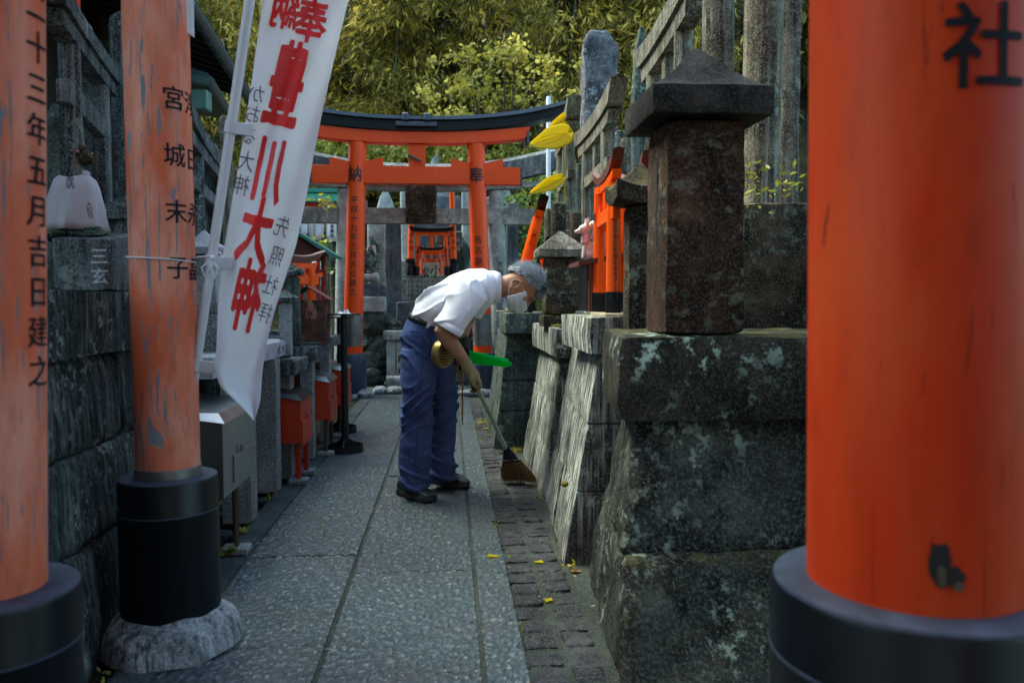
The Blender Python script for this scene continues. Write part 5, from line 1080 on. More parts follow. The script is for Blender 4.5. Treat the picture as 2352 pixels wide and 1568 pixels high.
def bamboo(label, px, py, Y, height, nb, mat, seed, spread=1.45, per=46, lean=.6, leaf=.21, group='bamboo stems of the grove', top=None):
    rng = np.random.default_rng(seed); b = P(px, py, Y); b.z = max(0.0, (Y - 13) * .28); t = thing('bamboo', label, 'bamboo', b, None, group)
    ang = rng.uniform(0, 6.28); L = []; 
    for k in range(14): u = k / 13; L.append(Vector((math.cos(ang) * lean * u ** 2.4, math.sin(ang) * lean * u ** 2.4, height * (u - .06 * u ** 4))))
    MB().tube(L, [.045 * (1 - .8 * k / 13) for k in range(14)], 8).build('culm', M['culm'], t, False, 60)
    bs = []; ds = []
    for i in range(nb):
        u = rng.uniform(.12, 1.0); k = u * 13; i0 = min(12, int(k)); c0 = np.array(lerp(L[i0], L[i0 + 1], k - i0)); a = rng.uniform(0, 6.28); ln = spread * rng.uniform(.35, 1.1) * (1.15 - .5 * u)
        hd = np.array([math.cos(a), math.sin(a), 0]); e = c0 + hd * ln + np.array([0, 0, .45 * ln - .35 * ln * ln])
        for _ in range(3):
            w_ = rng.uniform(.55, 1.05); c1 = c0 + (e - c0) * w_ + rng.normal(size=3) * .12; n_ = per // 3
            p0 = c1 + rng.normal(size=(n_, 3)) * np.array([.16, .16, .13]); dd = hd * .55 + np.array([0, 0, -.75]) + rng.normal(size=(n_, 3)) * .55; bs.append(p0); ds.append(dd)
    bs = np.concatenate(bs); ds = np.concatenate(ds); leaf_mesh('crown', mat, bs, ds, leaf * rng.uniform(.6, 1.25, len(bs)), .115, rng, t); return t
def bushy(label, px, py, Y, blobs, n, mat, seed, leaf=.075, wid=.42, name='leafy_tree', cat='tree', group=None, trunk=True, droop=.1, layers=False):
    """blobs: pixel centres and radii (metres) of the foliage masses"""
    rng = np.random.default_rng(seed); b = P(px, py, Y); b.z = 0; t = thing(name, label, cat, b, None, group); bs = []; ds = []; bb = np.array(b); tw = MB()
    for (x, y, dY, rx, rz_) in blobs:
        c_ = np.array(P(x, y, Y + dY)); m_ = max(8, int(n * rx * rz_))
        if trunk: tw.tube([Vector(bb * [1, 1, 0] + [0, 0, .4 * c_[2]]), Vector((bb * .45 + c_ * .55) * [1, 1, 1]), Vector(c_)], [.05, .03, .012], 6)
        ns = max(1, m_ // 26)
        for _ in range(ns):
            o_ = rng.normal(size=3) * np.array([rx, rx * .8, rz_ * (.35 if layers else .6)]) * .55; a = rng.uniform(0, 6.28); h_ = np.array([math.cos(a), math.sin(a), -droop]); k_ = 26
            s_ = rng.uniform(0, 1, (k_, 1)); p0 = c_ + o_ + h_ * s_ * rng.uniform(.2, .45) * rx + rng.normal(size=(k_, 3)) * np.array([.05, .05, .035]) * (1 + rx)
            bs.append(p0); ds.append(h_ * .6 + rng.normal(size=(k_, 3)) * .6 + np.array([0, 0, -.1]))
    bs = np.concatenate(bs) - bb; ds = np.concatenate(ds); leaf_mesh('crown', mat, bs, ds, leaf * rng.uniform(.6, 1.3, len(bs)), wid, rng, t)
    if trunk: tw.tube([b, b + Vector((.05, 0, .8)), b + Vector((0, 0, 1.6))], [.09, .07, .05], 8); tw.build('trunk', M['bark'], t, ang=60)
    return t
# rising slope behind everything
mb = MB(); NX, NY = 40, 20
vs_ = [(lerp(-26, 26, i / NX), lerp(13.0, 46, j / NY), -.03 + max(0, (lerp(13.0, 46, j / NY) - 13.4) * .75) + .5 * noise.noise(Vector((i * .35, j * .35, 2))) * min(1, j / 4)) for j in range(NY + 1) for i in range(NX + 1)]
mb.add(vs_, [(j * (NX + 1) + i, j * (NX + 1) + i + 1, (j + 1) * (NX + 1) + i + 1, (j + 1) * (NX + 1) + i) for j in range(NY) for i in range(NX)]); mb.build('hillside', M['hill'], kind='structure', fix=False)
names = ['leftmost bamboo over the hall roof', 'bamboo plume beside the banner pole', 'bamboo plume seen right of the banner', 'bamboo behind the banner\'s upper edge', 'tall bamboo above the gate\'s black rail', 'bamboo stem over the middle of the gate', 'arching bamboo above the pale layered tree', 'bamboo behind the pale layered tree', 'bamboo left of the tallest standing stone', 'bamboo right behind the tallest standing stone', 'bamboo above the mossy stone beam', 'rightmost bamboo beyond the round posts']
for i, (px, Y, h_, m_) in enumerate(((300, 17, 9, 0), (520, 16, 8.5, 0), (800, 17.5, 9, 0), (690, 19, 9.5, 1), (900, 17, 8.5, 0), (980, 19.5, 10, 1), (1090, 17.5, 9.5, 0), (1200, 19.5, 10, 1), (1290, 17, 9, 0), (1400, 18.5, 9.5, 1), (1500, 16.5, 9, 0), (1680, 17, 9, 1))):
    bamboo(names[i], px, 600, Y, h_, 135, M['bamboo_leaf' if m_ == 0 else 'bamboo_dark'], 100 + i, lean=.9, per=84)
rng = np.random.default_rng(5); n = 110000
xs_ = rng.uniform(-15, 17, n); ys_ = rng.uniform(20.5, 26, n); zs_ = rng.uniform(.5, 17, n); cl = np.array([noise.noise(Vector((x * .55, y * .3, z * .7))) for x, y, z in zip(xs_, ys_, zs_)]); k = cl > -.25
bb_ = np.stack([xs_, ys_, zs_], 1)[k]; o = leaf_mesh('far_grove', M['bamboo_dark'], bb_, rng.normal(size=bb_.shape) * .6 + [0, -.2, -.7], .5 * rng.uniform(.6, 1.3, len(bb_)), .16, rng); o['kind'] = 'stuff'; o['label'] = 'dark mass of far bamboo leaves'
bushy('pale yellow-green tree with layered branches above the gate\'s far end', 1150, 600, 14.3, [(1075, 130, 0, .55, .3), (1160, 125, .2, .6, .28), (1230, 115, .3, .5, .25), (1270, 150, .2, .45, .22), (1090, 185, 0, .5, .25), (1180, 180, .2, .65, .25), (1255, 195, .1, .5, .22), (1030, 215, -.2, .45, .25), (1110, 235, 0, .6, .26), (1200, 240, .1, .6, .26), (1285, 225, 0, .4, .2), (1160, 285, .2, .7, .3), (1060, 262, 0, .5, .25)], 1100, M['maple_leaf'], 31, .10, .36, layers=True)
bushy('yellow-green bushes filling the gap between the gate\'s two beams', 960, 800, 13.6, [(740, 350, 0, .5, .35), (790, 345, .2, .5, .35), (870, 355, 0, .5, .3), (920, 350, .2, .5, .3), (1010, 350, .3, .5, .3), (1070, 350, 0, .5, .3), (1140, 355, 0, .5, .3), (1210, 345, 0, .5, .35), (860, 395, .3, .4, .3), (1050, 390, .3, .4, .3), (960, 330, .4, .6, .35)], 1900, M['shrub_leaf'], 32, .085, .42, name='shrub', cat='shrub', droop=.2)
bushy('green and yellow shrub beside the stone gate, behind the tilted orange gates', 1215, 800, 12.4, [(1180, 470, 0, .4, .4), (1225, 460, .2, .45, .4), (1200, 520, 0, .45, .35), (1240, 540, .2, .4, .4), (1190, 590, 0, .4, .4), (1225, 620, .1, .4, .4), (1195, 660, 0, .4, .35), (1250, 420, .5, .4, .4)], 2300, M['green_leaf'], 33, .08, .42, name='shrub', cat='shrub', droop=.5)
bushy('leafy vine shrub growing round the bottom paper lanterns', 765, 800, 11.2, [(752, 572, .1, .15, .12), (784, 596, .0, .14, .14), (774, 628, .0, .12, .12), (792, 655, 0, .14, .12), (750, 470, 1.6, .3, .2), (700, 580, 1.2, .3, .3), (780, 575, 1.2, .3, .3)], 2600, M['green_leaf'], 34, .07, .42, name='shrub', cat='shrub', droop=.3)
bushy('thin leafy twig hanging before the stone crossbeam', 752, 800, 9.5, [(748, 462, 0, .10, .03)], 10, M['fern'], 35, .07, .3, name='twig', cat='twig', trunk=False, droop=.8)
bushy('small bamboo seedling with yellow leaves beside the large lantern', 1730, 460, 2.62, [(1720, 395, 0, .035, .01), (1755, 405, .03, .03, .01), (1712, 435, 0, .03, .01)], 12000, M['fern'], 36, .032, .16, name='bamboo_seedling', cat='plant', trunk=False, droop=.3)
# unseen evergreen behind the viewpoint, added to keep light off the foreground
for i, (x, y, lab, cs) in enumerate(((0, -5.5, 'unseen evergreen added behind the gate tunnel to shade the foreground', [(0, -5.5, 4.5, 2.4), (-2.5, -5.0, 4.0, 2.2), (2.5, -5.0, 4.0, 2.2), (0, -5, 7.5, 2.5), (-3, -4.2, 2.0, 1.8), (3, -4.2, 2.2, 1.8)]),)):
    rng = np.random.default_rng(60 + i); t = thing('evergreen_tree', lab, 'tree', (x, y, 0)); tw = MB().tube([(x, y, 0), (x, y, 2.5), (x + .1, y, 4.6)], [.22, .18, .12], 10); bs = []
    for c_ in cs: bs.append(np.array(c_[:3]) + rng.normal(size=(1200, 3)) * c_[3] * np.array([.5, .5, .36])); tw.tube([(x, y, 3.0), (np.array((x, y, 3.0)) + np.array(c_[:3])) / 2 + [0, 0, .4], c_[:3]], [.09, .06, .03], 7)
    bs = np.concatenate(bs) - np.array([x, y, 0]); leaf_mesh('crown', M['green_leaf'], bs, rng.normal(size=bs.shape) + [0, 0, -.3], .26 * rng.uniform(.6, 1.3, len(bs)), .4, rng, t); tw.build('trunk', M['bark'], t, ang=60)
# weeds and fallen leaves near the path
def weed(label, px, py, n_, sz, seed, mat='fern', z=0.0):
    rng = np.random.default_rng(seed); b = G(px, py, z); t = thing('weed', label, 'weed', b, None, 'weeds in the path cracks'); a = rng.uniform(0, 6.28, n_); el = rng.uniform(.15, .9, n_)
    dd = np.stack([np.cos(a), np.sin(a), el], 1); leaf_mesh('leaves', M[mat], rng.normal(size=(n_, 3)) * .006 + [0, 0, .01], dd, sz * rng.uniform(.6, 1.2, n_), .22, rng, t)
weed('small yellow-green weed by the granite post foot', 575, 1192, 16, .05, 1); weed('yellow weed between the black sleeve and thin post', 505, 1170, 18, .08, 2); weed('weed in the kerb joint behind the thin post', 560, 1225, 14, .04, 3); weed('dry leafy weed at the thin post\'s foot slab', 520, 1275, 24, .05, 4, 'shrub_leaf')
weed('pale yellow sprig on the leaning wall face beside the broom', 1254, 1094, 7, .05, 5, 'fern', .05); weed('small weed where the leaning wall meets the boulder', 1318, 1308, 7, .025, 6)
def fallen_leaf(label, px, py, sz, rz_, mat='leaf_yellow'):
    q = MB(); R_ = []
    for k in range(7): u = k / 6; w_ = sz * .36 * math.sin(math.pi * min(1, u * .96 + .02)) ** 1.2; R_.append([Vector((sz * (u - .5), -w_, .003 + .003 * math.sin(u * 5))), Vector((sz * (u - .5), 0, .001)), Vector((sz * (u - .5), w_, .005 + .004 * math.cos(u * 4)))])
    q.rings(R_, False, False); o = q.build('fallen_leaf', M[mat], ang=80, fix=False); o.location = G(px, py, .002); o.rotation_euler = (0, 0, R(rz_)); tag(o, label, 'fallen leaf', 'fallen leaves on the path')
M['leaf_brown'] = plain('leaf_brown', (.30, .13, .03), .7, var=.3, scale=30)
for a_ in (('curled yellow leaf lying on the long paving joint', 1132, 1277, .055, 10), ('yellow leaf resting between two cobbles', 1260, 1378, .05, 60), ('small brown leaf by the path\'s drain joint', 1132, 1197, .035, 130, 'leaf_brown'), ('brown leaf at the foot of the leaning wall', 1322, 1312, .05, 20, 'leaf_brown'), ('thin straw-coloured leaf on the cobbles', 1237, 1290, .045, 140), ('dry leaf near the kerb beside the candle stand', 655, 1180, .03, 30, 'leaf_brown'), ('tiny yellow leaf on the left paving', 740, 1208, .02, 80), ('brown leaf scrap before the man\'s shoe', 1008, 1160, .025, 50, 'leaf_brown')): fallen_leaf(*a_)
rl = np.random.default_rng(12); bs = []
for xa, ya, xb, yb, m_ in ((-.948, 2.3, -.948, 6.8, 130), (.462, 3.05, .52, 4.1, 70), (.49, 4.15, .52, 5.4, 60), (.33, 5.55, .34, 7.0, 60), (-.955, 2.2, -1.1, 3.0, 60), (XS[2], 2.0, XS[2], 7.0, 50), (.50, 2.2, .58, 3.0, 60)):
    u = rl.uniform(0, 1, m_) ** 1.0; ck = rl.integers(0, 9, m_) / 9 + rl.normal(size=m_) * .012; p0 = np.stack([xa + (xb - xa) * ck + rl.normal(size=m_) * .010, ya + (yb - ya) * ck + rl.normal(size=m_) * .012, np.full(m_, .0)], 1); bs.append(p0)
bs = np.concatenate(bs); o = leaf_mesh('joint_moss', M['shrub_leaf'], bs, rl.normal(size=bs.shape) * [.7, .7, .3] + [0, 0, .6], rl.uniform(.008, .028, len(bs)), .25, rl); o['kind'] = 'stuff'; o['label'] = 'tiny tufts of moss and weed in the joints along the walls'
rl = np.random.default_rng(8); nn = 420; gx = rl.uniform(-.9, .5, nn); gy = rl.uniform(2.0, 8.5, nn); bb_ = np.stack([gx, gy, np.full(nn, .004)], 1); dd = np.stack([np.cos(gx * 900), np.sin(gx * 900), rl.uniform(0, .1, nn)], 1)
o = leaf_mesh('path_litter', M['wood_pale'], bb_, dd, rl.uniform(.008, .03, nn), .1, rl); o['kind'] = 'stuff'; o['label'] = 'scattered dry needles on the paving'
# ------------------------------------------------------------------ the sweeping man
YM = 4.33; K = YM / FPX
def pm(x, y, d=0.0): return P(x, y, YM + d)
def limb(mb, rows, n=20):
    """rows: (x, y, depth offset, half width px, half depth m)"""
    mb.flat_tube([pm(x, y, d) for x, y, d, _, _ in rows], [(w_ * K, dd) for _, _, _, w_, dd in rows], n); return mb
def mat_skin():
    m, nt, b = new_mat('skin'); n = N(nt); p = n.pos(); f = n.noise(p, 24, 5)
    c = n.mix(n.ramp(f, .3, .7), (.36, .165, .095), (.44, .22, .135)); c = n.mix(n.ramp(n.noise(p, 90, 3), .6, .75, 0, .4), c, (.24, .09, .05))
    n.lk(c, b.inputs['Base Color']); b.inputs['Roughness'].default_value = .5; b.inputs['Subsurface Weight'].default_value = .15; b.inputs['Subsurface Radius'].default_value = (.01, .004, .002)
    n.bump(n.noise(p, 160, 4), b, .25, .002); return m
M['skin'] = mat_skin()
M['denim'] = cloth_mat('denim', (.072, .102, .255), 0, 1200, .5, .95, var=.45)
def shirt_mat():
    m, nt, b = new_mat('shirt'); n = N(nt); b.inputs['Base Color'].default_value = (.74, .73, .80, 1); b.inputs['Roughness'].default_value = .9; b.inputs['Specular IOR Level'].default_value = .15
    w_ = n.node('ShaderNodeTexWave'); w_.inputs['Scale'].default_value = 95; w_.bands_direction = 'DIAGONAL'; n.lk(n.pos((1, .3, -1)), w_.inputs['Vector']); n.bump(w_.outputs['Fac'], b, .22, .002); return m
M['shirt'] = shirt_mat()
M['glove'] = cloth_mat('glove', (.30, .235, .125), 0, 1500, .5)
M['glove_dark'] = plain('glove_dark', (.012, .012, .014), .6)
M['shoe'] = plain('shoe', (.014, .016, .022), .5, var=.4, scale=30, bump=.15); M['shoe_sole'] = plain('shoe_sole', (.035, .035, .036), .7, var=.3)
M['mask'] = cloth_mat('mask', (.74, .78, .82), .15, 1500, .1)
M['belt'] = plain('belt', (.012, .011, .011), .35)
# head frame: U towards the crown, F where the face looks, S the far side
hc = pm(1205, 655, -.02); U = Vector((.962, .03, .27)).normalized(); F = Vector((.27, -.10, -.958)); F = (F - U * F.dot(U)).normalized(); S = U.cross(F)
HR = Matrix((S, F, U)).transposed()           # local (side, face, up)
def hp(s_, f, u): return hc + S * s_ + F * f + U * u
body = MB()
# skull, face, neck
body.ball(hp(0, -.012, .022), (.076, .096, .084), 20, 14, HR); body.ball(hp(0, .022, -.045), (.062, .068, .078), 18, 12, HR); body.ball(hp(0, .052, -.088), (.036, .034, .03), 12, 8, HR)
body.tube([hp(0, .085, .012), hp(0, .104, -.022), hp(0, .112, -.040)], [.011, .015, .016], 10)
for e in (-1, 1): body.ball(hp(e * .034, .076, .022), (.018, .012, .010), 10, 6, HR); body.ball(hp(e * .040, .066, -.03), (.024, .022, .03), 10, 8, HR)
body.tube([hp(0, -.028, -.03), pm(1160, 657, -.02), pm(1128, 662, -.015), pm(1100, 672, 0)], [.057, .056, .062, .07], 18)
# trunk, arms and legs under the clothes: one continuous skin
limb(body, [(972, 738, 0, 26, .12), (1010, 702, 0, 36, .14), (1060, 685, 0, 40, .15), (1105, 668, 0, 36, .15), (1130, 660, 0, 20, .09)])
limb(body, [(970, 735, 0, 28, .12), (975, 800, 0, 34, .14), (985, 840, 0, 26, .12)])
SHN, ELN, WRN = pm(1083, 662, -.19), pm(1014, 760, -.25), pm(1073, 835, -.20)
body.tube([SHN, lerp(SHN, ELN, .5), lerp(SHN, ELN, .85), ELN, lerp(ELN, WRN, .16), lerp(ELN, WRN, .35), lerp(ELN, WRN, .7), lerp(ELN, WRN, .92), WRN, lerp(ELN, WRN, 1.12)], [.052, .044, .040, .040, .043, .043, .034, .027, .026, .026], 16)
SHF, ELF, WRF = pm(1105, 665, .19), pm(1072, 742, .22), pm(1060, 782, .06)
body.tube([SHF, lerp(SHF, ELF, .5), ELF, lerp(ELF, WRF, .5), WRF], [.05, .042, .037, .033, .026], 14)
for rows in ([(965, 820, -.09, 30, .08), (958, 930, -.09, 22, .06), (955, 1060, -.09, 16, .045), (956, 1125, -.09, 14, .04)], [(1005, 820, .1, 28, .08), (1018, 915, .1, 22, .06), (1014, 1040, .1, 16, .045), (1016, 1102, .1, 14, .04)]): limb(body, rows, 14)
bm_ = remesh(body, .0075, 4)
person = bm_.build('person', M['skin'], ang=180, fix=False); tag(person, 'stooping grey-haired man in white polo shirt and blue trousers sweeping the path', 'person')
PR = person
# ears
for e in (-1, 1):
    q = MB(); c0 = hp(e * .074, -.012, -.058)
    for k in range(15):
        pass
    pts = [c0 + S * e * (.006 + .006 * math.sin(a)) + F * (.020 * math.cos(a)) + U * (.032 * math.sin(a)) for a in [(-.9 + 4.4 * i / 13) for i in range(14)]]
    q.tube(pts, [.0045] * 2 + [.006] * 10 + [.005] * 2, 8); q.ball(c0 + S * e * .002, (.006, .017, .026), 10, 8, HR); q.ball(c0 - U * .026 + F * .010 + S * e * .004, (.005, .010, .011), 8, 6, HR); remesh(q, .003, 3).build('ear', M['skin'], PR, ang=180, fix=False)
    q = MB().ball(hp(e * .033, .0845, .006), (.009, .004, .003), 10, 6, HR); q.build('eye', M['ink'], PR)
    q = MB().tube([hp(e * .018, .094, .020), hp(e * .034, .091, .026), hp(e * .05, .078, .022)], [.004, .005, .003], 6); q.build('eyebrow', M['steel_dull'], PR)
# hair: a cap and many short strands lying back over it
def hair_mat():
    m, nt, b = new_mat('hair'); n = N(nt); x = n.node('ShaderNodeNewGeometry'); c = n.mix(n.ramp(x.outputs['Random Per Island'], .0, 1.0), (.16, .175, .21), (.66, .69, .74)); c = n.mix(n.ramp(n.noise(n.pos(), 26, 3), .5, .66, 0, .75), c, (.10, .11, .13)); n.lk(c, b.inputs['Base Color']); b.inputs['Roughness'].default_value = .5; return m
M['hair'] = hair_mat(); M['hair_base'] = plain('hair_base', (.16, .17, .19), .9, var=.5, scale=90, bump=.4)
rh = random.Random(4); q = MB(); st_ = MB(); cen = hp(0, -.012, .022)
def on_scalp(th, ph, k=1.0):
    """th: 0 at the crown; ph: 0 towards the face"""
    return cen + (S * math.sin(ph) * .079 + F * math.cos(ph) * .099) * math.sin(th) * k + U * .089 * math.cos(th) * k
def hairline(ph): a = abs((ph + math.pi) % (2 * math.pi) - math.pi); return np.interp(a, [0, .5, 1.0, 1.35, 1.7, 2.1, 3.15], [.98, 1.02, 1.2, 1.55, 1.55, 2.05, 2.25])
R_ = []
for k in range(12): R_.append([on_scalp(max(.02, hairline(2 * math.pi * i / 36) * k / 11), 2 * math.pi * i / 36, 1.012 if k < 11 else .98) for i in range(36)])
q.rings(R_, False).build('hair_cap', M['hair_base'], PR, ang=180)
for _ in range(8000):
    ph = rh.uniform(0, 6.283); th = hairline(ph) * math.sqrt(rh.random()) ; p0 = on_scalp(th, ph, 1.0); nrm = (p0 - cen).normalized()
    flow = F * -.75 + U * -.55 + S * math.sin(ph) * .25 if abs((ph + math.pi) % (2 * math.pi) - math.pi) > .8 else F * .7 + S * .5 * math.sin(ph) + U * -.1
    flow = (flow - nrm * flow.dot(nrm)); flow = flow.normalized() if flow.length > 1e-4 else S
    flow = (flow + Vector((rh.gauss(0, .2), rh.gauss(0, .2), rh.gauss(0, .2)))).normalized(); L = rh.uniform(.03, .06); sd_ = nrm.cross(flow).normalized() * .0011
    a, b_, c0 = p0, p0 + flow * L * .5 + nrm * rh.uniform(.005, .014), p0 + flow * L + nrm * rh.uniform(.002, .024)
    st_.add([a - sd_, a + sd_, b_ + sd_, b_ - sd_, c0], [(0, 1, 2, 3), (3, 2, 4)])
o = st_.build('hair', M['hair'], PR, ang=0, fix=False); o['kind'] = 'stuff'
# face mask with pleats and ear loops
q = MB(); R_ = []
for i in range(13):
    u = -.118 + .108 * i / 12; row = []
    for j in range(25):
        a = -1.38 + 2.76 * j / 24; w_ = math.sqrt(max(.05, 1 - ((u + .058) / .085) ** 2)); pl = .003 * math.sin(i * 1.57) * math.cos(a)
        nose = .026 * max(0, 1 - abs(a) * 2.0) * min(1, max(0, (u + .11) / .05)); row.append(hp(math.sin(a) * (.071 + pl * .5) * (.72 + .28 * w_), (.022 + math.cos(a) * (.086 * w_ + .008) + pl + nose), u - .012 * math.cos(a) ** 2))
    R_.append(row)
o = q.rings(R_, False, False).build('face_mask', M['mask'], PR, ang=180, fix=False); o.modifiers.new('t', 'SOLIDIFY').thickness = .0012
for e in (-1, 1):
    MB().tube([hp(e * .072, .034, -.022), hp(e * .080, .012, -.024), hp(e * .084, -.018, -.026), hp(e * .087, -.034, -.045), hp(e * .086, -.034, -.072), hp(e * .082, -.014, -.09), hp(e * .074, .016, -.100), hp(e * .066, .03, -.104)], .0017, 6).build('mask_loop', M['mask'], PR)
# ---- clothes
def wrinkle(mb, fn):
    mb.v = [v + n_ * fn(v) for v, n_ in zip(mb.v, mb.n)]; return mb
tr = MB()
limb(tr, [(970, 736, 0, 34, .155), (964, 768, 0, 45, .168), (972, 810, 0, 50, .175), (985, 850, 0, 42, .155)], 26)
limb(tr, [(962, 800, -.075, 42, .10), (962, 860, -.085, 41, .11), (959, 925, -.09, 36, .10), (956, 1000, -.09, 35.5, .097), (953, 1060, -.09, 37.5, .095), (956, 1100, -.09, 33, .092), (957, 1121, -.09, 33, .091)], 24)
limb(tr, [(1000, 800, .09, 36, .10), (1010, 860, .095, 36, .11), (1018, 915, .1, 36, .10), (1015, 985, .1, 34, .097), (1012, 1040, .1, 33, .094), (1016, 1080, .1, 33.5, .092), (1017, 1100, .1, 33, .091)], 24)
tm = remesh(tr, .0062, 5)
def trw(v):
    z = v.z; q = Vector((v.x * 7, v.y * 7, 0)); r = 0
    diag = v.x * 9 + z * 16
    r += .0075 * noise.noise(Vector((v.x * 5, v.y * 5, z * 13 + v.x * 9))) * (1.0 if z < .85 else .5)
    knee = math.exp(-((z - .5) / .13) ** 2); ank = math.exp(-((z - .10) / .11) ** 2); hip = math.exp(-((z - .78) / .08) ** 2)
    rid = lambda ph, fr: (1 - abs(math.sin(ph * fr + 1.6 * noise.noise(v * 3.3)))) ** 3 * (.35 + 1.1 * max(0, noise.noise(v * 5.1 + Vector((fr, 0, 0))) + .35)) - .15
    r += knee * .026 * rid(z * 1.0 - v.x * .55 + .08 * noise.noise(v * 6), 46) + ank * .028 * rid(z + .35 * v.x + .06 * noise.noise(v * 7), 44) + hip * .024 * rid(z * .8 + v.x * .9 + .05 * noise.noise(v * 8), 40)
    r += .0016 * noise.noise(v * 42); return r
wrinkle(tm, trw).build('trousers', M['denim'], PR, ang=180, fix=False)
from mathutils.bvhtree import BVHTree
def stitch(mb, pts, name, mat, r=.0016, lift=.0012):
    """a seam laid on the cloth along a line"""
    tree = BVHTree.FromPolygons([tuple(v) for v in mb.v], mb.f); out = []
    for (x0, y0), (x1, y1) in zip(pts, pts[1:]):
        m_ = max(2, int(math.hypot(x1 - x0, y1 - y0) / 5))
        for k in range(m_ + 1):
            d_ = ray(lerp(x0, x1, k / m_), lerp(y0, y1, k / m_)).normalized(); h_ = tree.ray_cast(CAM, d_)
            if h_[0] is not None: out.append(h_[0] - d_ * lift)
    if len(out) > 2: MB().tube(out, r, 5).build(name, M[mat], PR, ang=80)
M['denim_dark'] = cloth_mat('denim_dark', (.030, .036, .10), 0, 1200, .3, .95)
stitch(tm, [(972, 770), (968, 850), (964, 930), (958, 1010), (955, 1060), (957, 1112)], 'side_seam', 'denim_dark')
stitch(tm, [(941, 762), (950, 759), (966, 765)], 'back_pocket', 'denim_dark', .0024)
stitch(tm, [(984, 765), (992, 790), (986, 812), (976, 822)], 'front_pocket', 'denim_dark', .0022)
stitch(tm, [(930, 1107), (957, 1111), (983, 1107)], 'hem_stitch', 'denim_dark'); stitch(tm, [(990, 1088), (1016, 1091), (1042, 1088)], 'hem_stitch', 'denim_dark')
sh = MB()
limb(sh, [(969, 742, 0, 33, .158), (980, 726, 0, 37, .168), (1008, 702, 0, 46, .182), (1052, 684, 0, 55, .195), (1092, 668, 0, 53, .205), (1118, 661, 0, 44, .195), (1136, 659, 0, 33, .12)], 28)
limb(sh, [(1102, 655, -.13, 38, .08), (1086, 665, -.175, 40, .075), (1062, 704, -.215, 35, .078), (1040, 738, -.24, 31, .080), (1031, 755, -.245, 29, .081)], 22)
limb(sh, [(1110, 655, .13, 38, .08), (1102, 668, .175, 36, .075), (1090, 700, .21, 32, .075), (1080, 726, .22, 28, .075)], 22)
sm_ = remesh(sh, .0062, 6)
def shw(v):
    r = .006 * noise.noise(Vector((v.x * 7 + v.z * 4, v.y * 6, v.z * 6))); px = (v.x - pm(1000, 700).x) / K
    t_ = (v.x * .82 + v.z * .55); rid = lambda ph, fr: (1 - abs(math.sin(ph * fr + 1.5 * noise.noise(v * 3.1)))) ** 3 * (.35 + 1.1 * max(0, noise.noise(v * 4.7 + Vector((fr, 0, 0))) + .35)) - .15
    w_ = math.exp(-((v.x - pm(985, 720).x) / .10) ** 2); r += w_ * .028 * rid(v.x * .45 - v.z * .9 + .06 * noise.noise(v * 6), 40)
    s2 = math.exp(-((v - pm(1055, 690, -.17)).length / .12) ** 2); r += s2 * .028 * rid(v.x * .9 - v.z * .35 + .05 * noise.noise(v * 7), 34)
    return r
wrinkle(sm_, shw).build('shirt', M['shirt'], PR, ang=180, fix=False)
stitch(sm_, [(1108, 634), (1112, 655), (1106, 680), (1094, 700)], 'shoulder_seam', 'mask', .0013); stitch(sm_, [(1022, 733), (1040, 746), (1058, 758)], 'cuff_stitch', 'mask', .0013)
# sleeve hem, collar, belt
def band(rows, name, mat, thick=.004, n=30):
    q = MB(); limb(q, rows, n); q.f = [f for f in q.f if len(f) == 4]; o = q.build(name, M[mat], PR, ang=180); o.modifiers.new('t', 'SOLIDIFY').thickness = thick
band([(1037, 744, -.2425, 32.3, .0835), (1030, 757, -.246, 31.2, .084), (1029.4, 758, -.246, 30.5, .083)], 'sleeve_hem', 'shirt')
band([(1128, 660, 0, 39, .115), (1140, 660, -.012, 37, .088), (1150, 660, -.018, 33, .074)], 'collar', 'shirt', .006)
band([(973, 733, 0, 34.8, .162), (970.5, 738, 0, 35.0, .163), (968.5, 743, 0, 35.6, .164)], 'belt', 'belt', .004)
# shoes
def shoe(heel, toe, name='shoe'):
    h, t_ = G(*heel), G(*toe); d = (t_ - h); d.z = 0; L = .285; d = d.normalized(); sdv = Vector((-d.y, d.x, 0)); mid = (h + t_) / 2; c0 = mid - d * L / 2
    prof = [(0, .022, .03, .055), (.03, .034, .018, .082), (.12, .036, .016, .092), (.28, .037, .016, .100), (.42, .041, .016, .090), (.58, .047, .016, .072), (.74, .049, .018, .060), (.88, .043, .022, .052), (.96, .030, .026, .044), (1.0, .012, .030, .036)]
    q = MB(); R_ = []
    for u, w_, z0, z1 in prof: R_.append([c0 + d * u * L + sdv * w_ * math.copysign(abs(math.cos(a)) ** .7, math.cos(a)) + Vector((0, 0, (z0 + z1) / 2 + (z1 - z0) / 2 * math.sin(a))) for a in [2 * math.pi * i / 20 for i in range(20)]])
    o = q.rings(R_).build('shoe', M['shoe'], PR, ang=60)
    q = MB(); R_ = []
    for z, g in ((.0, .96), (.006, 1.03), (.022, 1.05), (.030, 1.0)):
        pts = [(u * L, w_ * g + .003, z + (.010 if u > .9 else 0) * (1 - g * 0)) for u, w_, _, _ in prof]; R_.append([c0 + d * x + sdv * y + Vector((0, 0, zz)) for x, y, zz in pts] + [c0 + d * x - sdv * y + Vector((0, 0, zz)) for x, y, zz in pts[::-1]])
    sub = q.rings(R_).build('sole', M['shoe_sole'], o, ang=50)
    q = MB()
    for u in (.42, .50, .58, .66): q.tube([c0 + d * u * L - sdv * .025 + Vector((0, 0, .094 - (u - .4) * .11)), c0 + d * u * L + Vector((0, 0, .100 - (u - .4) * .11)), c0 + d * (u + .03) * L + sdv * .025 + Vector((0, 0, .092 - (u - .4) * .11))], .0035, 6)
    q.build('laces', M['belt'], o)
shoe((927, 1134), (988, 1152)); shoe((992, 1106), (1070, 1120))
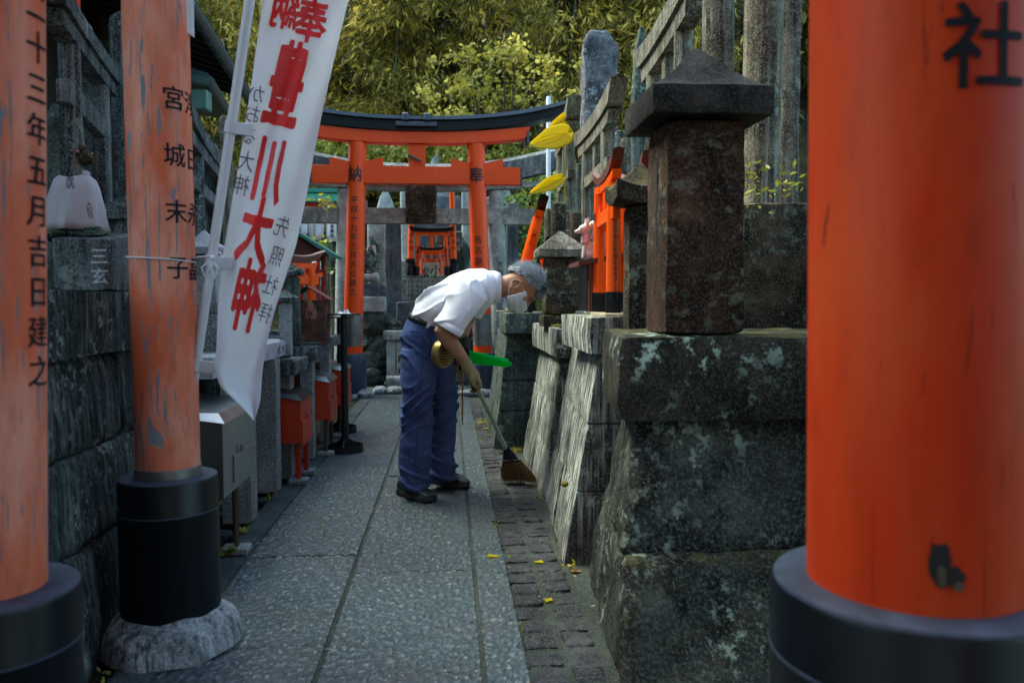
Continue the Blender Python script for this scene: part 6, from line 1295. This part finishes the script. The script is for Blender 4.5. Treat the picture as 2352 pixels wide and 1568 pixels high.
# gloves
gl = MB(); wd = (WRN - ELN).normalized(); hand_d = (pm(1092, 878, -.19) - WRN).normalized(); K0 = pm(1074, 838, -.2); K1 = pm(1090, 868, -.195)
gl.tube([pm(1066, 829, -.203), pm(1072, 838, -.2), pm(1077, 848, -.2)], [.031, .033, .033], 16); gl.flat_tube([pm(1076, 846, -.2), pm(1082, 856, -.198), pm(1089, 868, -.195), pm(1093, 876, -.193)], [(.031, .033), (.036, .040), (.036, .045), (.026, .042)], 18)
for i, dy in enumerate((-.034, -.012, .010, .030)):
    s_ = [1.0, 1.08, 1.02, .86][i]; bx, by = 1099 - 5.2 * i, 867 + 3.0 * i
    gl.tube([pm(bx - 4, by, -.195 + dy), pm(bx + 3.5, by + 10 * s_, -.200 + dy), pm(bx + 4.5, by + 20 * s_, -.198 + dy), pm(bx + .5, by + 26 * s_, -.19 + dy), pm(bx - 4, by + 24 * s_, -.182 + dy)], [.0118, .0112, .0106, .0098, .0088], 10)
gl.tube([pm(1082, 856, -.235), pm(1082, 870, -.245), pm(1088, 882, -.238), pm(1094, 889, -.225)], [.015, .0135, .012, .010], 10)
gm = remesh(gl, .0034, 2); wrinkle(gm, lambda v: .0016 * noise.noise(v * 60)).build('glove', M['glove'], PR, ang=180, fix=False, label='beige knitted work glove gripping the broom')
q = MB(); q.flat_tube([pm(1086, 880, -.2), pm(1088, 890, -.2), pm(1090, 899, -.2)], [(.012, .03), (.014, .032), (.008, .028)], 12); remesh(q, .004, 3).build('glove_palm', M['glove_dark'], PR, ang=180, fix=False)
gl = MB(); gl.flat_tube([pm(1056, 770, .075), pm(1062, 784, .04), pm(1067, 800, .02)], [(.034, .034), (.04, .042), (.034, .040)], 16)
for i, dy in enumerate((-.03, -.008, .014, .034)): gl.tube([pm(1066, 794, .02 + dy), pm(1073, 801, .02 + dy), pm(1076, 809, .02 + dy), pm(1070, 813, .02 + dy)], [.0125, .012, .011, .0095], 10)
gl.tube([pm(1058, 788, .0), pm(1064, 799, -.012), pm(1072, 803, -.008)], [.014, .012, .010], 10)
remesh(gl, .0042, 3).build('glove', M['glove_dark'], PR, ang=180, fix=False, label='black palmed glove holding the dustpan')
q = MB(); q.flat_tube([pm(1050, 760, .085), pm(1056, 768, .075), pm(1060, 776, .06)], [(.030, .030), (.037, .037), (.038, .04)], 16); q.build('glove_cuff', M['glove'], PR, ang=60)
# ------------------------------------------------------------------ things he holds or carries
hb0, hb1 = pm(1094, 884, -.196), P(1162, 1030, 4.50)
br = thing('broom', 'short-handled broom with pale green handle and brown bristles pressed to the cobbles', 'broom', P(1190, 1112, 4.5))
M['broom_handle'] = plain('broom_handle', (.42, .47, .38), .4, var=.12)
MB().tube([lerp(hb0, hb1, k / 4) for k in range(5)], .0125, 14).build('handle', M['broom_handle'], br)
hd = (hb1 - hb0).normalized(); q = MB()
T0, T1 = P(1155, 1064, 4.50), P(1196, 1062, 4.47)
q.rings([[lerp(a, b_, s_) + Vector((0, dy, 0)) for s_, dy in ((0, -.5 * w_), (.5, -w_), (1, -.5 * w_), (1, .5 * w_), (.5, w_), (0, .5 * w_))] for a, b_, w_ in ((P(1158, 1026, 4.5), P(1166, 1022, 4.5), .014), (P(1156, 1036, 4.5), P(1174, 1032, 4.495), .02), (P(1155, 1048, 4.5), P(1186, 1046, 4.48), .026), (T0, T1, .03))])
q.build('head_cap', M['black_paint'], br, ang=40)
MB().tube([P(1155, 1058, 4.468), P(1175, 1058, 4.462), P(1197, 1055, 4.45)], .004, 8).build('binding', M['iron'], br)
rb = random.Random(9); q = MB()
for i in range(1500):
    s_ = rb.random(); dy = rb.uniform(-.03, .03); a = lerp(T0, T1, s_) + Vector((0, dy, .01)); e = lerp(P(1154, 1113, 4.53), P(1236, 1116, 4.47), min(1, max(0, s_ + rb.gauss(0, .05)))) + Vector((rb.gauss(0, .006), dy * 1.6 + rb.gauss(0, .008), 0)); e.z = max(.003, .012 + rb.gauss(0, .008))
    m_ = lerp(a, e, .5) + Vector((rb.gauss(0, .004), rb.gauss(0, .004), .006)); w_ = Vector((.0011, .0004, 0)); q.add([a - w_, a + w_, m_ + w_, m_ - w_, e], [(0, 1, 2, 3), (3, 2, 4)])
def bristle_mat():
    m, nt, b = new_mat('bristle'); n = N(nt); x = n.node('ShaderNodeNewGeometry'); n.lk(n.mix(x.outputs['Random Per Island'], (.035, .017, .008), (.24, .11, .035)), b.inputs['Base Color']); b.inputs['Roughness'].default_value = .6; return m
M['bristle'] = bristle_mat(); q.build('bristles', M['bristle'], br, ang=0, fix=False, kind='stuff')
# dustpan
dp = thing('dustpan', 'bright green translucent plastic dustpan held out in the far hand', 'dustpan', pm(1120, 836, .05))
def green():
    m, nt, b = new_mat('green_plastic'); b.inputs['Base Color'].default_value = (.03, .68, .09, 1); b.inputs['Roughness'].default_value = .25; n = N(nt); t = n.node('ShaderNodeBsdfTranslucent'); t.inputs[0].default_value = (.05, .9, .12, 1); mx = n.node('ShaderNodeMixShader'); mx.inputs[0].default_value = .5
    n.lk(b.outputs[0], mx.inputs[1]); n.lk(t.outputs[0], mx.inputs[2]); n.lk(mx.outputs[0], nt.nodes['Material Output'].inputs[0]); return m
M['green_plastic'] = green(); q = MB(); R_ = []
for k in range(9):
    u = k / 8; xt = lerp(1080, 1171, u); yt = lerp(809, 830, u ** 1.1); yb = lerp(833, 841, u); w_ = lerp(.075, .125, u ** .8)
    dpt = (yb - yt) * K * (1 if u < .95 else .5); c0 = pm(xt, yt, .06); sec = []
    for y_, z_ in ((-1.0, 0), (-.98, -.35), (-.92, -.8), (-.8, -1), (-.3, -1.03), (.3, -1.03), (.8, -1), (.92, -.8), (.98, -.35), (1.0, 0)): sec.append(c0 + Vector((0, y_ * w_, z_ * dpt)))
    R_.append(sec)
q.rings(R_, False, False); back = [list(range(10))]; q.f += back; o = q.build('pan', M['green_plastic'], dp, ang=50); o.modifiers.new('t', 'SOLIDIFY').thickness = .003
MB().tube([r[0] for r in R_], .004, 8).build('rim', M['green_plastic'], dp); MB().tube([r[-1] for r in R_], .004, 8).build('rim', M['green_plastic'], dp); MB().tube(R_[-1], .003, 6).build('lip', M['green_plastic'], dp)
MB().tube([pm(1060, 794, .03), pm(1070, 802, .04), pm(1078, 808, .055), pm(1088, 814, .06)], [(.012, .012), (.013, .013), (.02, .014), (.045, .01)], 12).build('handle', M['green_plastic'], dp)
# brass coil tin on his hip
ct = pm(1020, 811, -.20); M['brass'] = plain('brass', (.55, .40, .14), .35, .85, .25, 30); ax = Vector((.80, -.58, -.08)).normalized(); e1 = Vector((0, 0, 1)); e1 = (e1 - ax * e1.dot(ax)).normalized(); e2 = ax.cross(e1)
tin = thing('incense_coil_tin', 'round brass tin with a perforated lid hanging at his hip', 'tin', ct); Rt = .074
def disc(r, h, n=40): return [ct + ax * h + (e1 * math.cos(2 * math.pi * i / n) + e2 * math.sin(2 * math.pi * i / n)) * r for i in range(n)]
MB().rings([disc(.01, -.03), disc(Rt * .97, -.03), disc(Rt, -.026), disc(Rt, -.004), disc(Rt * 1.04, -.003), disc(Rt * 1.04, .003), disc(Rt, .004), disc(Rt, .012), disc(Rt * .96, .015), disc(.004, .016)]).build('case', M['brass'], tin, ang=40)
q = MB()
for i in range(-4, 5):
    for j in range(-4, 5):
        x_, y_ = (i + .5 * (j % 2)) * .0165, j * .0145
        if math.hypot(x_, y_) < Rt * .86:
            cc = ct + ax * .0168 + e1 * y_ + e2 * x_; q.add([cc + (e1 * math.cos(a) * 1.0 + e2 * math.sin(a)) * .0058 for a in [2 * math.pi * k / 12 for k in range(12)]], [list(range(12))])
q.build('holes', M['hall_dark'], tin, ang=0, fix=False)
MB().tube([ct + e1 * Rt, ct + e1 * (Rt + .03), pm(1008, 765, -.175)], .004, 6).build('hook', M['brass'], tin)
MB().box(ct - e2 * Rt * 1.02 + e1 * .0, (.012, .012, .022), .002).build('clasp', M['brass'], tin)
# orange tongs
tg = thing('litter_tongs', 'thin rusty orange metal tongs dangling below the dustpan hand', 'tongs', pm(1058, 970, .06)); M['tong'] = plain('tong', (.50, .14, .03), .5, .3, .4, 40)
for a, b_, c0 in (((1054, 815), (1049, 850), (1045, 872)), ((1060, 818), (1063, 870), (1062, 955))): MB().tube([pm(*a, .03), pm(*b_, .05), pm(*c0, .06)], .005, 8).build('arm', M['tong'], tg)
MB().tube([pm(1062, 955, .06), pm(1062, 962, .06), pm(1062, 975, .055)], [.004, .004, .002], 6).build('tip', M['iron'], tg)
